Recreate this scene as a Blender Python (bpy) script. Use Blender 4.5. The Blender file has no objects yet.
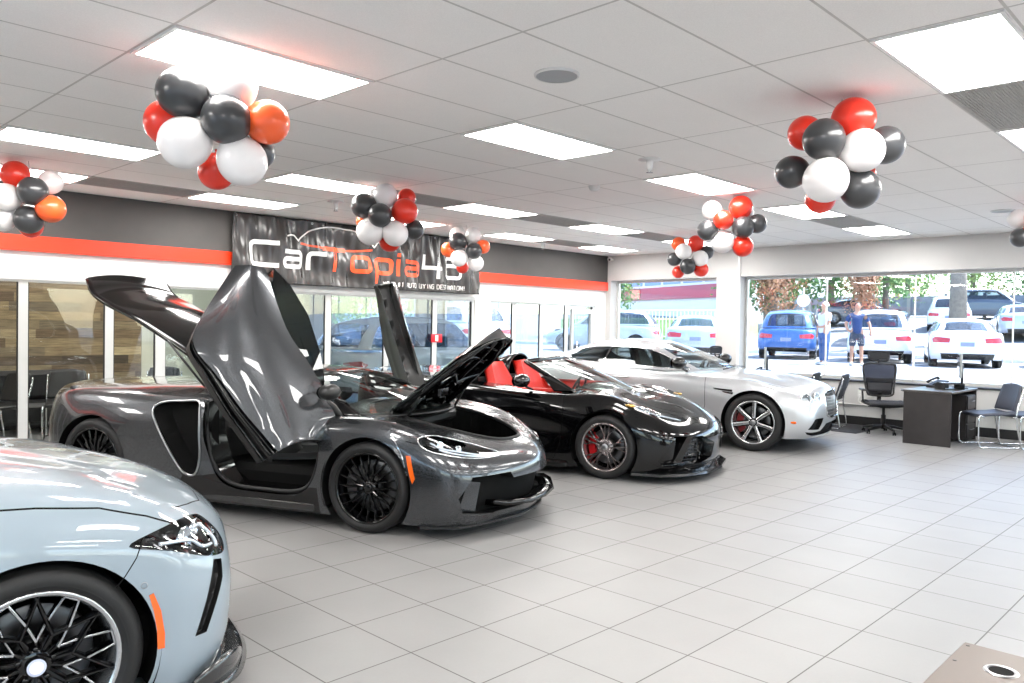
import bpy, bmesh, math, random
import numpy as np
from mathutils import Vector, Matrix
from mathutils.bvhtree import BVHTree
SC = bpy.context.scene
COL = SC.collection
R = math.radians
# ------------------------------------------------------------------ camera, sky, sun, exposure
EYE = 1.55
def make_camera():
    f, yaw, pit, roll = 795.5, 0.7689, -0.0213, 0.0167
    fw = Vector((math.cos(yaw)*math.cos(pit), math.sin(yaw)*math.cos(pit), math.sin(pit)))
    r = Vector((math.sin(yaw), -math.cos(yaw), 0)); u = r.cross(fw)
    r2 = r*math.cos(roll)+u*math.sin(roll); u2 = u*math.cos(roll)-r*math.sin(roll)
    cam = bpy.data.cameras.new('camera'); o = bpy.data.objects.new('camera', cam)
    m = Matrix((r2, u2, -fw)).transposed().to_4x4(); m.translation = Vector((0, 0, EYE))
    o.matrix_world = m; COL.objects.link(o)
    cam.sensor_fit = 'HORIZONTAL'; cam.sensor_width = 36; cam.lens = 36*f/1024
    cam.clip_start = 0.05; cam.clip_end = 400
    SC.camera = o
make_camera()
SUN_EL, SUN_AZ = R(56), R(-42)
w = bpy.data.worlds.new('sky'); SC.world = w; w.use_nodes = True
nt = w.node_tree; nt.nodes.clear()
sky = nt.nodes.new('ShaderNodeTexSky'); sky.sky_type = 'NISHITA'; sky.sun_disc = False
sky.sun_elevation = SUN_EL; sky.sun_rotation = R(90)-SUN_AZ; sky.air_density = 1.0; sky.dust_density = 1.2; sky.ozone_density = 1.6
bg = nt.nodes.new('ShaderNodeBackground'); bg.inputs[1].default_value = 0.85
wo = nt.nodes.new('ShaderNodeOutputWorld')
nt.links.new(sky.outputs[0], bg.inputs[0]); nt.links.new(bg.outputs[0], wo.inputs[0])
sl = bpy.data.lights.new('sun', 'SUN'); sl.energy = 17.0; sl.angle = R(1.0); sl.color = (.94, .97, 1)
so = bpy.data.objects.new('sun', sl); COL.objects.link(so)
sd = Vector((math.cos(SUN_AZ)*math.cos(SUN_EL), math.sin(SUN_AZ)*math.cos(SUN_EL), math.sin(SUN_EL)))
so.rotation_euler = sd.to_track_quat('Z', 'Y').to_euler(); so.location = (20, -10, 20)
PANEL_LIGHT = 26.5
SC.view_settings.view_transform = 'Standard'; SC.view_settings.look = 'None'
SC.view_settings.exposure = 0.14; SC.view_settings.gamma = 1.0
try: SC.view_settings.use_curve_mapping = False
except Exception: pass

# ------------------------------------------------------------------ object helpers
def tag(o, label=None, cat=None, group=None, kind=None):
    if label: o['label'] = label
    if cat: o['category'] = cat
    if group: o['group'] = group
    if kind: o['kind'] = kind
    return o
def thing(name, loc=(0, 0, 0), rz=0, label=None, cat=None, group=None, kind=None):
    o = bpy.data.objects.new(name, None); COL.objects.link(o)
    o.location = loc; o.rotation_euler = (0, 0, rz); o.empty_display_size = .1
    return tag(o, label, cat, group, kind)
def dup(root, loc=None, rz=None, label=None, group=None):
    c = root.copy(); COL.objects.link(c)
    if loc is not None: c.location = loc
    if rz is not None: c.rotation_euler = (0, 0, rz)
    if label: c['label'] = label
    if group: c['group'] = group
    for ch in list(root.children):
        d = ch.copy(); COL.objects.link(d); d.parent = c
        for g in list(ch.children):
            e = g.copy(); COL.objects.link(e); e.parent = d
    return c
class MB:
    """collects geometry for ONE mesh object"""
    def __init__(s): s.v = []; s.f = []; s.m = []; s.sm = []
    def add(s, vs, fs, mi=0, smooth=False):
        n = len(s.v); s.v += [tuple(v) for v in vs]
        s.f += [tuple(i+n for i in f) for f in fs]; s.m += [mi]*len(fs); s.sm += [smooth]*len(fs)
        return s
    def box(s, a, b, mi=0, bev=0.0):
        x0, x1 = sorted((a[0], b[0])); y0, y1 = sorted((a[1], b[1])); z0, z1 = sorted((a[2], b[2]))
        if bev > 0:
            bev = min(bev, (x1-x0)*.45, (y1-y0)*.45, (z1-z0)*.45)
            vs = []; 
            for x, sx in ((x0, 1), (x1, -1)):
                for y, sy in ((y0, 1), (y1, -1)):
                    for z, sz in ((z0, 1), (z1, -1)):
                        vs += [(x, y+sy*bev, z+sz*bev), (x+sx*bev, y, z+sz*bev), (x+sx*bev, y+sy*bev, z)]
            bm = bmesh.new()
            for v in vs: bm.verts.new(v)
            bmesh.ops.convex_hull(bm, input=bm.verts)
            bmesh.ops.dissolve_limit(bm, angle_limit=.02, verts=bm.verts, edges=bm.edges)
            bm.verts.index_update()
            s.add([v.co[:] for v in bm.verts], [[v.index for v in f.verts] for f in bm.faces], mi); bm.free(); return s
        vs = [(x, y, z) for x in (x0, x1) for y in (y0, y1) for z in (z0, z1)]
        return s.add(vs, [(0, 1, 3, 2), (4, 6, 7, 5), (0, 4, 5, 1), (2, 3, 7, 6), (0, 2, 6, 4), (1, 5, 7, 3)], mi)
    def tube(s, pts, r, n=8, mi=0, cap=True, closed=False, flat=1.0):
        pts = [Vector(p) for p in pts]; N = len(pts); rs = r if isinstance(r, (list, tuple)) else [r]*N
        up = None; rings = []
        for i, p in enumerate(pts):
            if closed: t = (pts[(i+1) % N]-pts[i-1])
            else: t = pts[min(i+1, N-1)]-pts[max(i-1, 0)]
            t.normalize()
            if up is None:
                up = Vector((0, 0, 1)) if abs(t.z) < .9 else Vector((1, 0, 0))
            b = t.cross(up)
            if b.length < 1e-6: b = t.orthogonal()
            b.normalize(); up = b.cross(t).normalized()
            rings.append([p+(b*math.cos(2*math.pi*k/n)+up*math.sin(2*math.pi*k/n)*flat)*rs[i] for k in range(n)])
        vs = [v for rg in rings for v in rg]; fs = []
        for i in range(N if closed else N-1):
            a = i*n; b_ = ((i+1) % N)*n
            for k in range(n): fs.append((a+k, a+(k+1) % n, b_+(k+1) % n, b_+k))
        s.add(vs, fs, mi, True)
        if cap and not closed:
            m = len(s.v)-len(vs)
            s.f += [tuple(m+k for k in range(n))[::-1], tuple(m+(N-1)*n+k for k in range(n))]; s.m += [mi]*2; s.sm += [False]*2
        return s
    def lathe(s, prof, n=32, axis='z', c=(0, 0, 0), mi=0, smooth=True, a0=0, a1=2*math.pi):
        full = abs(a1-a0-2*math.pi) < 1e-6; K = n if full else n+1; vs = []
        for k in range(K):
            a = a0+(a1-a0)*k/n; ca, sa = math.cos(a), math.sin(a)
            for r, h in prof:
                p = {'z': (r*ca, r*sa, h), 'y': (r*ca, h, r*sa), 'x': (h, r*ca, r*sa)}[axis]
                vs.append((p[0]+c[0], p[1]+c[1], p[2]+c[2]))
        P = len(prof); fs = []
        for k in range(n):
            a = k*P; b = ((k+1) % K)*P
            for i in range(P-1): fs.append((a+i, b+i, b+i+1, a+i+1))
        return s.add(vs, fs, mi, smooth)
    def prism(s, poly, h0, h1, axis='z', mi=0, smooth=False):
        """polygon extruded along axis; poly 2D in the other two axes"""
        def P(p, h): return {'z': (p[0], p[1], h), 'y': (p[0], h, p[1]), 'x': (h, p[0], p[1])}[axis]
        n = len(poly); vs = [P(p, h0) for p in poly]+[P(p, h1) for p in poly]
        fs = [tuple(range(n)), tuple(range(2*n-1, n-1, -1))]+[(i, (i+1) % n, n+(i+1) % n, n+i) for i in range(n)]
        return s.add(vs, fs, mi, smooth)
    def ball(s, c, r, n=16, m=10, mi=0, taper=0, mat=None):
        rx, ry, rz = r if isinstance(r, (tuple, list)) else (r, r, r); vs = []; fs = []
        for i in range(m+1):
            t = math.pi*i/m; k = 1+taper*math.cos(t)
            for j in range(n):
                a = 2*math.pi*j/n
                p = Vector((rx*math.sin(t)*math.cos(a)*k, ry*math.sin(t)*math.sin(a)*k, rz*math.cos(t)))
                if mat: p = mat @ p
                vs.append((p.x+c[0], p.y+c[1], p.z+c[2]))
        for i in range(m):
            for j in range(n): fs.append((i*n+j, (i+1)*n+j, (i+1)*n+(j+1) % n, i*n+(j+1) % n))
        return s.add(vs, fs, mi, True)
    def grid(s, fn, nu, nv, mi=0, smooth=True, wrap_u=False):
        vs = [fn(i/nu, j/nv) for i in range(nu+1) for j in range(nv+1)]
        fs = [(i*(nv+1)+j, (i+1)*(nv+1)+j, (i+1)*(nv+1)+j+1, i*(nv+1)+j+1) for i in range(nu) for j in range(nv)]
        return s.add(vs, fs, mi, smooth)
    def build(s, name, mats, parent=None, fixn=True, **kw):
        me = bpy.data.meshes.new(name); me.from_pydata(s.v, [], s.f)
        mats = mats if isinstance(mats, (list, tuple)) else [mats]
        for m in mats: me.materials.append(m)
        me.polygons.foreach_set('material_index', s.m); me.polygons.foreach_set('use_smooth', s.sm)
        if fixn:
            bm = bmesh.new(); bm.from_mesh(me)
            bmesh.ops.remove_doubles(bm, verts=bm.verts, dist=1e-5)
            bmesh.ops.recalc_face_normals(bm, faces=bm.faces); bm.to_mesh(me); bm.free()
        me.update()
        o = bpy.data.objects.new(name, me); COL.objects.link(o)
        if parent: o.parent = parent
        return tag(o, **kw)
def solidify(o, t, off=-1):
    m = o.modifiers.new('thickness', 'SOLIDIFY'); m.thickness = t; m.offset = off; return o
def bevel(o, wd, seg=2):
    m = o.modifiers.new('edge', 'BEVEL'); m.width = wd; m.segments = seg; m.limit_method = 'ANGLE'; m.angle_limit = R(40); return o
def struct(name, mb, mat, parent=None, **kw):
    return mb.build(name, mat, parent, kind=None if parent else 'structure', **kw)
def bx(a, b, bev=0.0): return MB().box(a, b, 0, bev)

# ------------------------------------------------------------------ materials
def srgb(h):
    h = h.lstrip('#'); c = [int(h[i:i+2], 16)/255 for i in (0, 2, 4)]
    return tuple(x/12.92 if x < .04045 else ((x+.055)/1.055)**2.4 for x in c)+(1,)
def mat(name, col=(.5, .5, .5), rough=.5, metal=0, coat=0, emit=None, es=0, spec=.5, ior=1.5, trans=0, noise=0, nscale=20, bump=0, bscale=200, sheen=0, coat_rough=.03):
    if isinstance(col, str): col = srgb(col)
    if len(col) == 3: col = (*col, 1)
    m = bpy.data.materials.new(name); m.use_nodes = True; t = m.node_tree; b = t.nodes['Principled BSDF']
    b.inputs['Base Color'].default_value = col; b.inputs['Roughness'].default_value = rough; b.inputs['Metallic'].default_value = metal
    b.inputs['Coat Weight'].default_value = coat; b.inputs['Coat Roughness'].default_value = coat_rough
    b.inputs['Specular IOR Level'].default_value = spec; b.inputs['IOR'].default_value = ior; b.inputs['Transmission Weight'].default_value = trans
    if sheen: b.inputs['Sheen Weight'].default_value = sheen
    if emit is not None:
        b.inputs['Emission Color'].default_value = (srgb(emit) if isinstance(emit, str) else (*emit[:3], 1)); b.inputs['Emission Strength'].default_value = es
    tc = t.nodes.new('ShaderNodeTexCoord')
    if noise or True:
        n = t.nodes.new('ShaderNodeTexNoise'); n.inputs['Scale'].default_value = nscale; n.inputs['Detail'].default_value = 4
        t.links.new(tc.outputs['Object'], n.inputs['Vector'])
        mx = t.nodes.new('ShaderNodeMix'); mx.data_type = 'RGBA'; mx.blend_type = 'MULTIPLY'
        mx.inputs[0].default_value = max(noise, .02); mx.inputs[6].default_value = col
        cr = t.nodes.new('ShaderNodeMapRange'); cr.inputs[1].default_value = .3; cr.inputs[2].default_value = .7; cr.inputs[3].default_value = .4; cr.inputs[4].default_value = 1.3
        t.links.new(n.outputs[0], cr.inputs[0]); t.links.new(cr.outputs[0], mx.inputs[7]); t.links.new(mx.outputs[2], b.inputs['Base Color'])
    if bump:
        n2 = t.nodes.new('ShaderNodeTexNoise'); n2.inputs['Scale'].default_value = bscale; n2.inputs['Detail'].default_value = 3
        t.links.new(tc.outputs['Object'], n2.inputs['Vector'])
        bp = t.nodes.new('ShaderNodeBump'); bp.inputs['Strength'].default_value = bump; bp.inputs['Distance'].default_value = .005
        t.links.new(n2.outputs[0], bp.inputs['Height']); t.links.new(bp.outputs[0], b.inputs['Normal'])
    return m
class NT:
    def __init__(s, m): s.t = m.node_tree
    def n(s, typ, **kw):
        o = s.t.nodes.new(typ)
        for k, v in kw.items():
            if k.startswith('i'): o.inputs[int(k[1:])].default_value = v
            else: setattr(o, k, v)
        return o
    def math(s, op, a, b=None, c=None):
        o = s.n('ShaderNodeMath', operation=op)
        for i, x in enumerate((a, b, c)):
            if x is None: continue
            if isinstance(x, (int, float)): o.inputs[i].default_value = x
            else: s.t.links.new(x, o.inputs[i])
        return o.outputs[0]
    def link(s, a, b): s.t.links.new(a, b)
    def mix(s, fac, a, b, blend='MIX'):
        o = s.n('ShaderNodeMix', data_type='RGBA', blend_type=blend)
        for i, x in ((0, fac), (6, a), (7, b)):
            if isinstance(x, (int, float)): o.inputs[i].default_value = x
            elif isinstance(x, tuple): o.inputs[i].default_value = x
            else: s.t.links.new(x, o.inputs[i])
        return o.outputs[2]
def clear(name, tint=(1, 1, 1), refl=1.0, rough=0.0, ior=1.5):
    """thin pane: see-through with a Fresnel reflection"""
    m = bpy.data.materials.new(name); m.use_nodes = True; t = m.node_tree; t.nodes.clear()
    tr = t.nodes.new('ShaderNodeBsdfTransparent'); tr.inputs[0].default_value = (*tint, 1)
    gl = t.nodes.new('ShaderNodeBsdfGlossy'); gl.inputs['Roughness'].default_value = rough; gl.inputs[0].default_value = (refl, refl, refl, 1)
    q = NT(m); lw = q.n('ShaderNodeLayerWeight', i0=.5); f0 = ((ior-1)/(ior+1))**2
    fr = t.nodes.new('ShaderNodeMath'); fr.operation = 'MULTIPLY_ADD'; fr.inputs[1].default_value = 1-f0; fr.inputs[2].default_value = f0
    q.link(q.math('POWER', lw.outputs['Facing'], 5.0), fr.inputs[0])
    mx = t.nodes.new('ShaderNodeMixShader'); o = t.nodes.new('ShaderNodeOutputMaterial')
    t.links.new(fr.outputs[0], mx.inputs[0]); t.links.new(tr.outputs[0], mx.inputs[1]); t.links.new(gl.outputs[0], mx.inputs[2]); t.links.new(mx.outputs[0], o.inputs[0])
    return m
def tile_mat(name, x0, y0, dx, dy, line, c_tile, c_line, rough, var=.06, mott=.1, mscale=3, fine=0, fscale=120, bump=.3, rline=.6, seam=None):
    m = bpy.data.materials.new(name); m.use_nodes = True; q = NT(m); b = m.node_tree.nodes['Principled BSDF']
    g = q.n('ShaderNodeNewGeometry'); sp = q.n('ShaderNodeSeparateXYZ'); q.link(g.outputs['Position'], sp.inputs[0])
    u = q.math('DIVIDE', q.math('SUBTRACT', sp.outputs[0], x0), dx); v = q.math('DIVIDE', q.math('SUBTRACT', sp.outputs[1], y0), dy)
    def edge(c, d):
        f = q.math('FRACT', c); e = q.math('MINIMUM', f, q.math('SUBTRACT', 1.0, f)); return q.math('MULTIPLY', e, d)
    e = q.math('MINIMUM', edge(u, dx), edge(v, dy))
    mr = q.n('ShaderNodeMapRange', i1=line*.5, i2=line*.5+.0015, i3=1.0, i4=0.0); q.link(e, mr.inputs[0]); ln = mr.outputs[0]
    cb = q.n('ShaderNodeCombineXYZ'); q.link(q.math('FLOOR', u), cb.inputs[0]); q.link(q.math('FLOOR', v), cb.inputs[1])
    wn = q.n('ShaderNodeTexWhiteNoise'); q.link(cb.outputs[0], wn.inputs[0])
    no = q.n('ShaderNodeTexNoise'); no.inputs['Scale'].default_value = mscale; no.inputs['Detail'].default_value = 6; q.link(g.outputs['Position'], no.inputs['Vector'])
    k = q.math('ADD', q.math('MULTIPLY', q.math('SUBTRACT', wn.outputs[0], .5), var*2), q.math('MULTIPLY', q.math('SUBTRACT', no.outputs[0], .5), mott*2))
    if fine:
        n3 = q.n('ShaderNodeTexNoise'); n3.inputs['Scale'].default_value = fscale; n3.inputs['Detail'].default_value = 2; q.link(g.outputs['Position'], n3.inputs['Vector'])
        k = q.math('ADD', k, q.math('MULTIPLY', q.math('SUBTRACT', n3.outputs[0], .5), fine*2))
    k = q.math('ADD', k, 1.0)
    cc = q.n('ShaderNodeCombineXYZ')
    for i in range(3): q.link(k, cc.inputs[i])
    tile = q.mix(1.0, srgb(c_tile), cc.outputs[0], 'MULTIPLY')
    q.link(q.mix(ln, tile, srgb(c_line)), b.inputs['Base Color'])
    rr = q.n('ShaderNodeMapRange', i1=0.0, i2=1.0, i3=rough, i4=rline); q.link(ln, rr.inputs[0]); q.link(rr.outputs[0], b.inputs['Roughness']); b.inputs['Specular IOR Level'].default_value = .38
    bp = q.n('ShaderNodeBump'); bp.inputs['Strength'].default_value = bump; bp.inputs['Distance'].default_value = .002; bp.invert = True
    q.link(ln, bp.inputs['Height']); q.link(bp.outputs[0], b.inputs['Normal'])
    return m
M = {}
M['floor'] = tile_mat('floor tile', 2.3516, 3.8263, .462, .462, .005, '#868584', '#4f4c4a', .42, var=.02, mott=.09, mscale=2.2, fine=.03, fscale=60)
M['ceil'] = tile_mat('ceiling tile', 2.89, 2.147, 1.2192, .6096, .013, '#f3f1ee', '#c6c3bf', .9, var=.012, mott=.02, fine=.10, fscale=160, bump=.6, rline=.7)
M['wallw'] = mat('painted wall', '#c6c5c3', .55, noise=.03, nscale=3, bump=.05, bscale=80)
M['white'] = mat('white trim', '#e8e7e4', .4)
M['alu'] = mat('white aluminium frame', '#c9cac8', .35, .25)
M['fascia'] = mat('charcoal fascia', '#4a4745', .6, noise=.12, nscale=4)
M['stripe'] = mat('orange red stripe', '#ea3a17', .35)
M['basebd'] = mat('black baseboard', '#1c1b1c', .5)
M['panel'] = mat('light diffuser', '#ffffff', .5, emit=(1, .975, .94), es=PANEL_LIGHT)
M['vent'] = mat('return vent metal', '#a9a6a1', .6, noise=.2, nscale=40)
M['plastic_w'] = mat('white plastic', '#d8d8d6', .4)
M['spk'] = mat('speaker grille', '#a6a9ab', .6, bump=.4, bscale=500)
M['glass'] = clear('window glass', (.96, .98, .985), 1.0)
M['glass_office'] = clear('office glass', (.95, .96, .95), 1.0, ior=1.55)
M['glass_annex'] = clear('annex glass', (.80, .85, .87), 1.0, ior=1.7)
M['black'] = mat('satin black', '#141414', .38)
M['gblack'] = mat('gloss black', '#050506', .10)
M['dark'] = mat('matte dark', '#060606', .8, spec=.15)
M['rubber'] = mat('tyre rubber', '#111112', .62, bump=.15, bscale=300)
M['chrome'] = mat('chrome', '#d9dadc', .07, 1)
M['satin'] = mat('satin metal', '#a9aaac', .28, 1)
M['steel'] = mat('brake steel', '#5f6062', .35, 1, bump=.1, bscale=200)
M['carbon'] = mat('gloss carbon', '#111214', .18, coat=1, noise=.5, nscale=260)
M['leather'] = mat('black leather', '#161617', .45, bump=.3, bscale=350)
M['alcan'] = mat('dark suede', '#1d1c1d', .9, sheen=.3)
M['red_leather'] = mat('red leather', '#d8281c', .42, bump=.3, bscale=300)
M['mesh'] = mat('dark mesh fabric', '#24252a', .75, bump=.8, bscale=500)
M['amber'] = mat('amber lens', '#e8631a', .15, coat=1, spec=.6)
M['redlens'] = mat('red lens', '#c8202a', .12, coat=1)
M['led'] = mat('pale light guide', '#dfe6ee', .2, .3)
M['lens'] = clear('headlamp lens', (.93, .95, .97), 1.0)
M['cglass'] = clear('car glass', (.42, .46, .45), 1.0)
M['dglass'] = clear('dark car glass', (.16, .18, .18), 1.0)
M['wsglass'] = clear('windscreen glass', (.72, .79, .77), 1.0)
def paint(name, col, metal, rough, flake=.0, coat=1.0):
    m = mat(name, col, rough, metal, coat=coat, coat_rough=.015, noise=.02, nscale=2, spec=.5 if metal > .3 else .1)
    if flake:
        t = m.node_tree; b = t.nodes['Principled BSDF']
        v = t.nodes.new('ShaderNodeTexVoronoi'); v.inputs['Scale'].default_value = 900
        mr = t.nodes.new('ShaderNodeMapRange'); mr.inputs[3].default_value = rough-flake; mr.inputs[4].default_value = rough+flake
        t.links.new(v.outputs['Color'], mr.inputs[0]); t.links.new(mr.outputs[0], b.inputs['Roughness'])
    return m
M['p_grey'] = paint('dark grey metallic paint', '#434548', .8, .26, .04)
M['p_black'] = paint('black paint', '#040405', .0, .15)
M['p_silver'] = paint('silver paint', '#b3b5b8', .55, .35, .05)
M['p_nardo'] = paint('light grey solid paint', '#8c98a1', .05, .35)
M['p_white'] = paint('white paint', '#e6e8ea', .0, .35)
M['p_blue'] = paint('blue paint', '#3f67a5', .3, .3)
M['p_slate'] = paint('slate paint', '#3d4a5a', .4, .3)
M['p_sil2'] = paint('pale silver paint', '#b7c0c9', .4, .3)
for k, c in (('b_white', '#efeceb'), ('b_black', '#3a3b3d'), ('b_red', '#e2301c'), ('b_orange', '#f5622d')):
    M[k] = mat('balloon '+k[2:], c, .28, spec=.5, coat=.25, coat_rough=.15)
# ------------------------------------------------------------------ car body surfaces
def _tan(P, closed_start, closed_end):
    """non uniform tangents along axis 0; P: (n, k, 3) incl. ghosts already added"""
    d = P[1:]-P[:-1]; h = np.maximum(np.linalg.norm(d, axis=2, keepdims=True), 1e-4)**.7
    m = (d[:-1]/h[:-1]*h[1:]+d[1:]/h[1:]*h[:-1])/(h[:-1]+h[1:])
    return m, h
def spline(P, m, g0, g1):
    Q = np.concatenate([g0[None], P, g1[None]], 0)
    t, h = _tan(Q, 0, 0); out = []
    n = len(P)
    for i in range(n-1):
        hh = h[i+1]; a, b = P[i], P[i+1]; ta, tb = t[i]*hh, t[i+1]*hh
        for k in range(m):
            s = k/m; s2, s3 = s*s, s*s*s
            out.append((2*s3-3*s2+1)*a+(s3-2*s2+s)*ta+(-2*s3+3*s2)*b+(s3-s2)*tb)
    out.append(P[-1]); return np.array(out)
FLIP = np.array([1, -1, 1.0])
class Shell:
    """half body control net: rings (outside to centre line) x stations (front centre to rear centre), y >= 0; mirrored to a full body"""
    def __init__(s, rings, m=6, close=True):
        P = np.array(rings, float)                       # J,U,3
        A = P.transpose(1, 0, 2)                         # along u first
        A = spline(A, m, A[1]*FLIP, A[-2]*FLIP).transpose(1, 0, 2)
        g1 = A[-2]*FLIP if close else 2*A[-1]-A[-2]
        B = spline(A, m, 2*A[0]-A[1], g1)
        B[:, 0, 1] = 0; B[:, -1, 1] = 0
        if close: B[-1, :, 1] = 0
        s.J, s.U, s.m = B.shape[0], B.shape[1], m
        s.bm = bmesh.new(); s.pid = s.bm.faces.layers.int.new('pid')
        s.parts = {'body': 0}
        for sg in (1, -1):
            V = [[s.bm.verts.new((p[0], p[1]*sg, p[2])) for p in row] for row in B]
            for j in range(s.J-1):
                for u in range(s.U-1):
                    q = [V[j][u], V[j][u+1], V[j+1][u+1], V[j+1][u]]
                    if sg > 0: q.reverse()
                    f = s.bm.faces.new(q); f.smooth = True
        s.uv = None
        # index coordinates kept for grid based splits
        s.jl = s.bm.faces.layers.float.new('j'); s.ul = s.bm.faces.layers.float.new('u')
        fs = iter(s.bm.faces)
        for sg in (1, -1):
            for j in range(s.J-1):
                for u in range(s.U-1):
                    f = next(fs); f[s.jl] = (j+.5)/m; f[s.ul] = (u+.5)/m
        bmesh.ops.remove_doubles(s.bm, verts=s.bm.verts, dist=2e-4)
        bad = [f for f in s.bm.faces if f.calc_area() < 1e-9]
        if bad: bmesh.ops.delete(s.bm, geom=bad, context='FACES')
        s.bm.normal_update()
        cen = Vector((sum(v.co.x for v in s.bm.verts)/len(s.bm.verts), 0, .5))
        if sum((f.calc_center_median()-cen).dot(f.normal)*f.calc_area() for f in s.bm.faces) < 0:
            bmesh.ops.reverse_faces(s.bm, faces=s.bm.faces)
        s.bm.normal_update(); s.bm.verts.ensure_lookup_table()
        s.ref_n = [v.normal.copy() for v in s.bm.verts]; s.bm.verts.index_update()
        s.ref_f = [[v.index for v in f.verts] for f in s.bm.faces]
        s.ref_v = [v.co.copy() for v in s.bm.verts]
        # triangulated reference for normals
        tri = []
        for f in s.ref_f:
            for k in range(1, len(f)-1): tri.append((f[0], f[k], f[k+1]))
        s.tri = tri; s.bvh = BVHTree.FromPolygons(s.ref_v, tri)
    def id(s, name): return s.parts.setdefault(name, len(s.parts))
    def by_index(s, name, fn):
        k = s.id(name)
        for f in s.bm.faces:
            if fn(f[s.jl], f[s.ul], f.calc_center_median()): f[s.pid] = k
    def carve(s, name, poly, plane='side', cond=None, sides=(1, -1), only=None):
        """cut the outline poly (in the plane's axes) into the skin and give what lies inside to part name"""
        k = s.id(name); c2 = math.sqrt(.5)
        for sg in sides:
            A = {'side': Vector((1, 0, 0)), 'front': Vector((0, 1, 0)), 'top': Vector((1, 0, 0)), 'diag': Vector((c2, -sg*c2, 0)), 'rdiag': Vector((c2, sg*c2, 0))}[plane]
            Bv = Vector((0, 1, 0)) if plane == 'top' else Vector((0, 0, 1))
            if plane == 'front' and sg < 0: A = -A
            if plane == 'top' and sg < 0: Bv = -Bv
            D = A.cross(Bv)
            pts = [(p[0], p[1]) for p in poly]
            if plane in ('front', 'top'): pass
            us = [p[0] for p in pts]; vs_ = [p[1] for p in pts]
            lo = (min(us)-.012, min(vs_)-.012); hi = (max(us)+.012, max(vs_)+.012)
            def ok(f):
                c = f.calc_center_median()
                if plane in ('side', 'diag', 'rdiag') and c.y*sg <= 0: return False
                if plane in ('top', 'front') and len(sides) == 2 and ((c.y*sg) < 0): return False
                return cond is None or cond(c, f)
            def inb(f):
                vu = [v.co.dot(A) for v in f.verts]; vv = [v.co.dot(Bv) for v in f.verts]
                return max(vu) > lo[0] and min(vu) < hi[0] and max(vv) > lo[1] and min(vv) < hi[1]
            cur = [f for f in s.bm.faces if inb(f) and ok(f) and (only is None or f[s.pid] == s.parts[only])]
            n = len(pts)
            for i in range(n):
                a, b = pts[i], pts[(i+1) % n]
                du, dv = b[0]-a[0], b[1]-a[1]; L = math.hypot(du, dv)
                if L < 1e-6: continue
                nn = (A*dv-Bv*du)/L; co = A*a[0]+Bv*a[1]
                # only faces near this edge
                near = []; rest = []
                for f in cur:
                    uu = [v.co.dot(A) for v in f.verts]; v2 = [v.co.dot(Bv) for v in f.verts]
                    e = .004
                    if max(uu) < min(a[0], b[0])-e or min(uu) > max(a[0], b[0])+e or max(v2) < min(a[1], b[1])-e or min(v2) > max(a[1], b[1])+e: rest.append(f)
                    else: near.append(f)
                if not near: continue
                es = set(); vv = set()
                for f in near:
                    es.update(f.edges); vv.update(f.verts)
                r = bmesh.ops.bisect_plane(s.bm, geom=list(near)+list(es)+list(vv), plane_co=co, plane_no=nn, dist=1e-5)
                cur = rest+[g for g in r['geom'] if isinstance(g, bmesh.types.BMFace)]
            for f in cur:
                if not f.is_valid: continue
                c = f.calc_center_median(); x, y = c.dot(A), c.dot(Bv)
                ins = False; j = n-1
                for i in range(n):
                    xi, yi = pts[i]; xj, yj = pts[j]
                    if (yi > y) != (yj > y) and x < (xj-xi)*(y-yi)/(yj-yi)+xi: ins = not ins
                    j = i
                if ins: f[s.pid] = k
    def line(s, pts, wd=.006, plane='side', name='seam', **kw):
        for a, b in zip(pts[:-1], pts[1:]):
            du, dv = b[0]-a[0], b[1]-a[1]; L = math.hypot(du, dv); nx, ny = -dv/L*wd/2, du/L*wd/2
            s.carve(name, [(a[0]+nx, a[1]+ny), (b[0]+nx, b[1]+ny), (b[0]-nx, b[1]-ny), (a[0]-nx, a[1]-ny)], plane, **kw)
    def normal_at(s, co):
        loc, nor, idx, d = s.bvh.find_nearest(co)
        if loc is None: return Vector((0, 0, 1))
        a, b, c = s.tri[idx]; A, B, C = s.ref_v[a], s.ref_v[b], s.ref_v[c]
        v0, v1, v2 = B-A, C-A, loc-A
        d00, d01, d11, d20, d21 = v0.dot(v0), v0.dot(v1), v1.dot(v1), v2.dot(v0), v2.dot(v1)
        den = d00*d11-d01*d01
        if abs(den) < 1e-14: return s.ref_n[a]
        v = (d11*d20-d01*d21)/den; w_ = (d00*d21-d01*d20)/den
        return (s.ref_n[a]*(1-v-w_)+s.ref_n[b]*v+s.ref_n[c]*w_).normalized()
    def extract_lr(s, *a, **kw):
        return [s.extract(*a, flt=(lambda c, g=g: c.y*g > 0), **kw) for g in (-1, 1)]
    def extract(s, obj_name, pids, mats, parent, offset=0.0, sink=None, thick=0, flt=None, **kw):
        """pids: list of part names; one material slot per part. sink=(vector or None, depth): pushes the region in and walls its rim"""
        ids = {s.parts[p]: i for i, p in enumerate(pids) if p in s.parts}
        fs = [f for f in s.bm.faces if f[s.pid] in ids and (flt is None or flt(f.calc_center_median()))]
        if not fs: return None
        vm = {}; V = []; N = []; F = []; MI = []
        for f in fs:
            q = []
            for v in f.verts:
                if v.index not in vm or vm[v.index][0] is not v:
                    pass
                key = v
                if key not in vm:
                    vm[key] = len(V); V.append(v.co.copy()); N.append(s.normal_at(v.co))
                q.append(vm[key])
            F.append(q); MI.append(ids[f[s.pid]])
        if offset: V = [v+n*offset for v, n in zip(V, N)]
        walls = []
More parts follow.
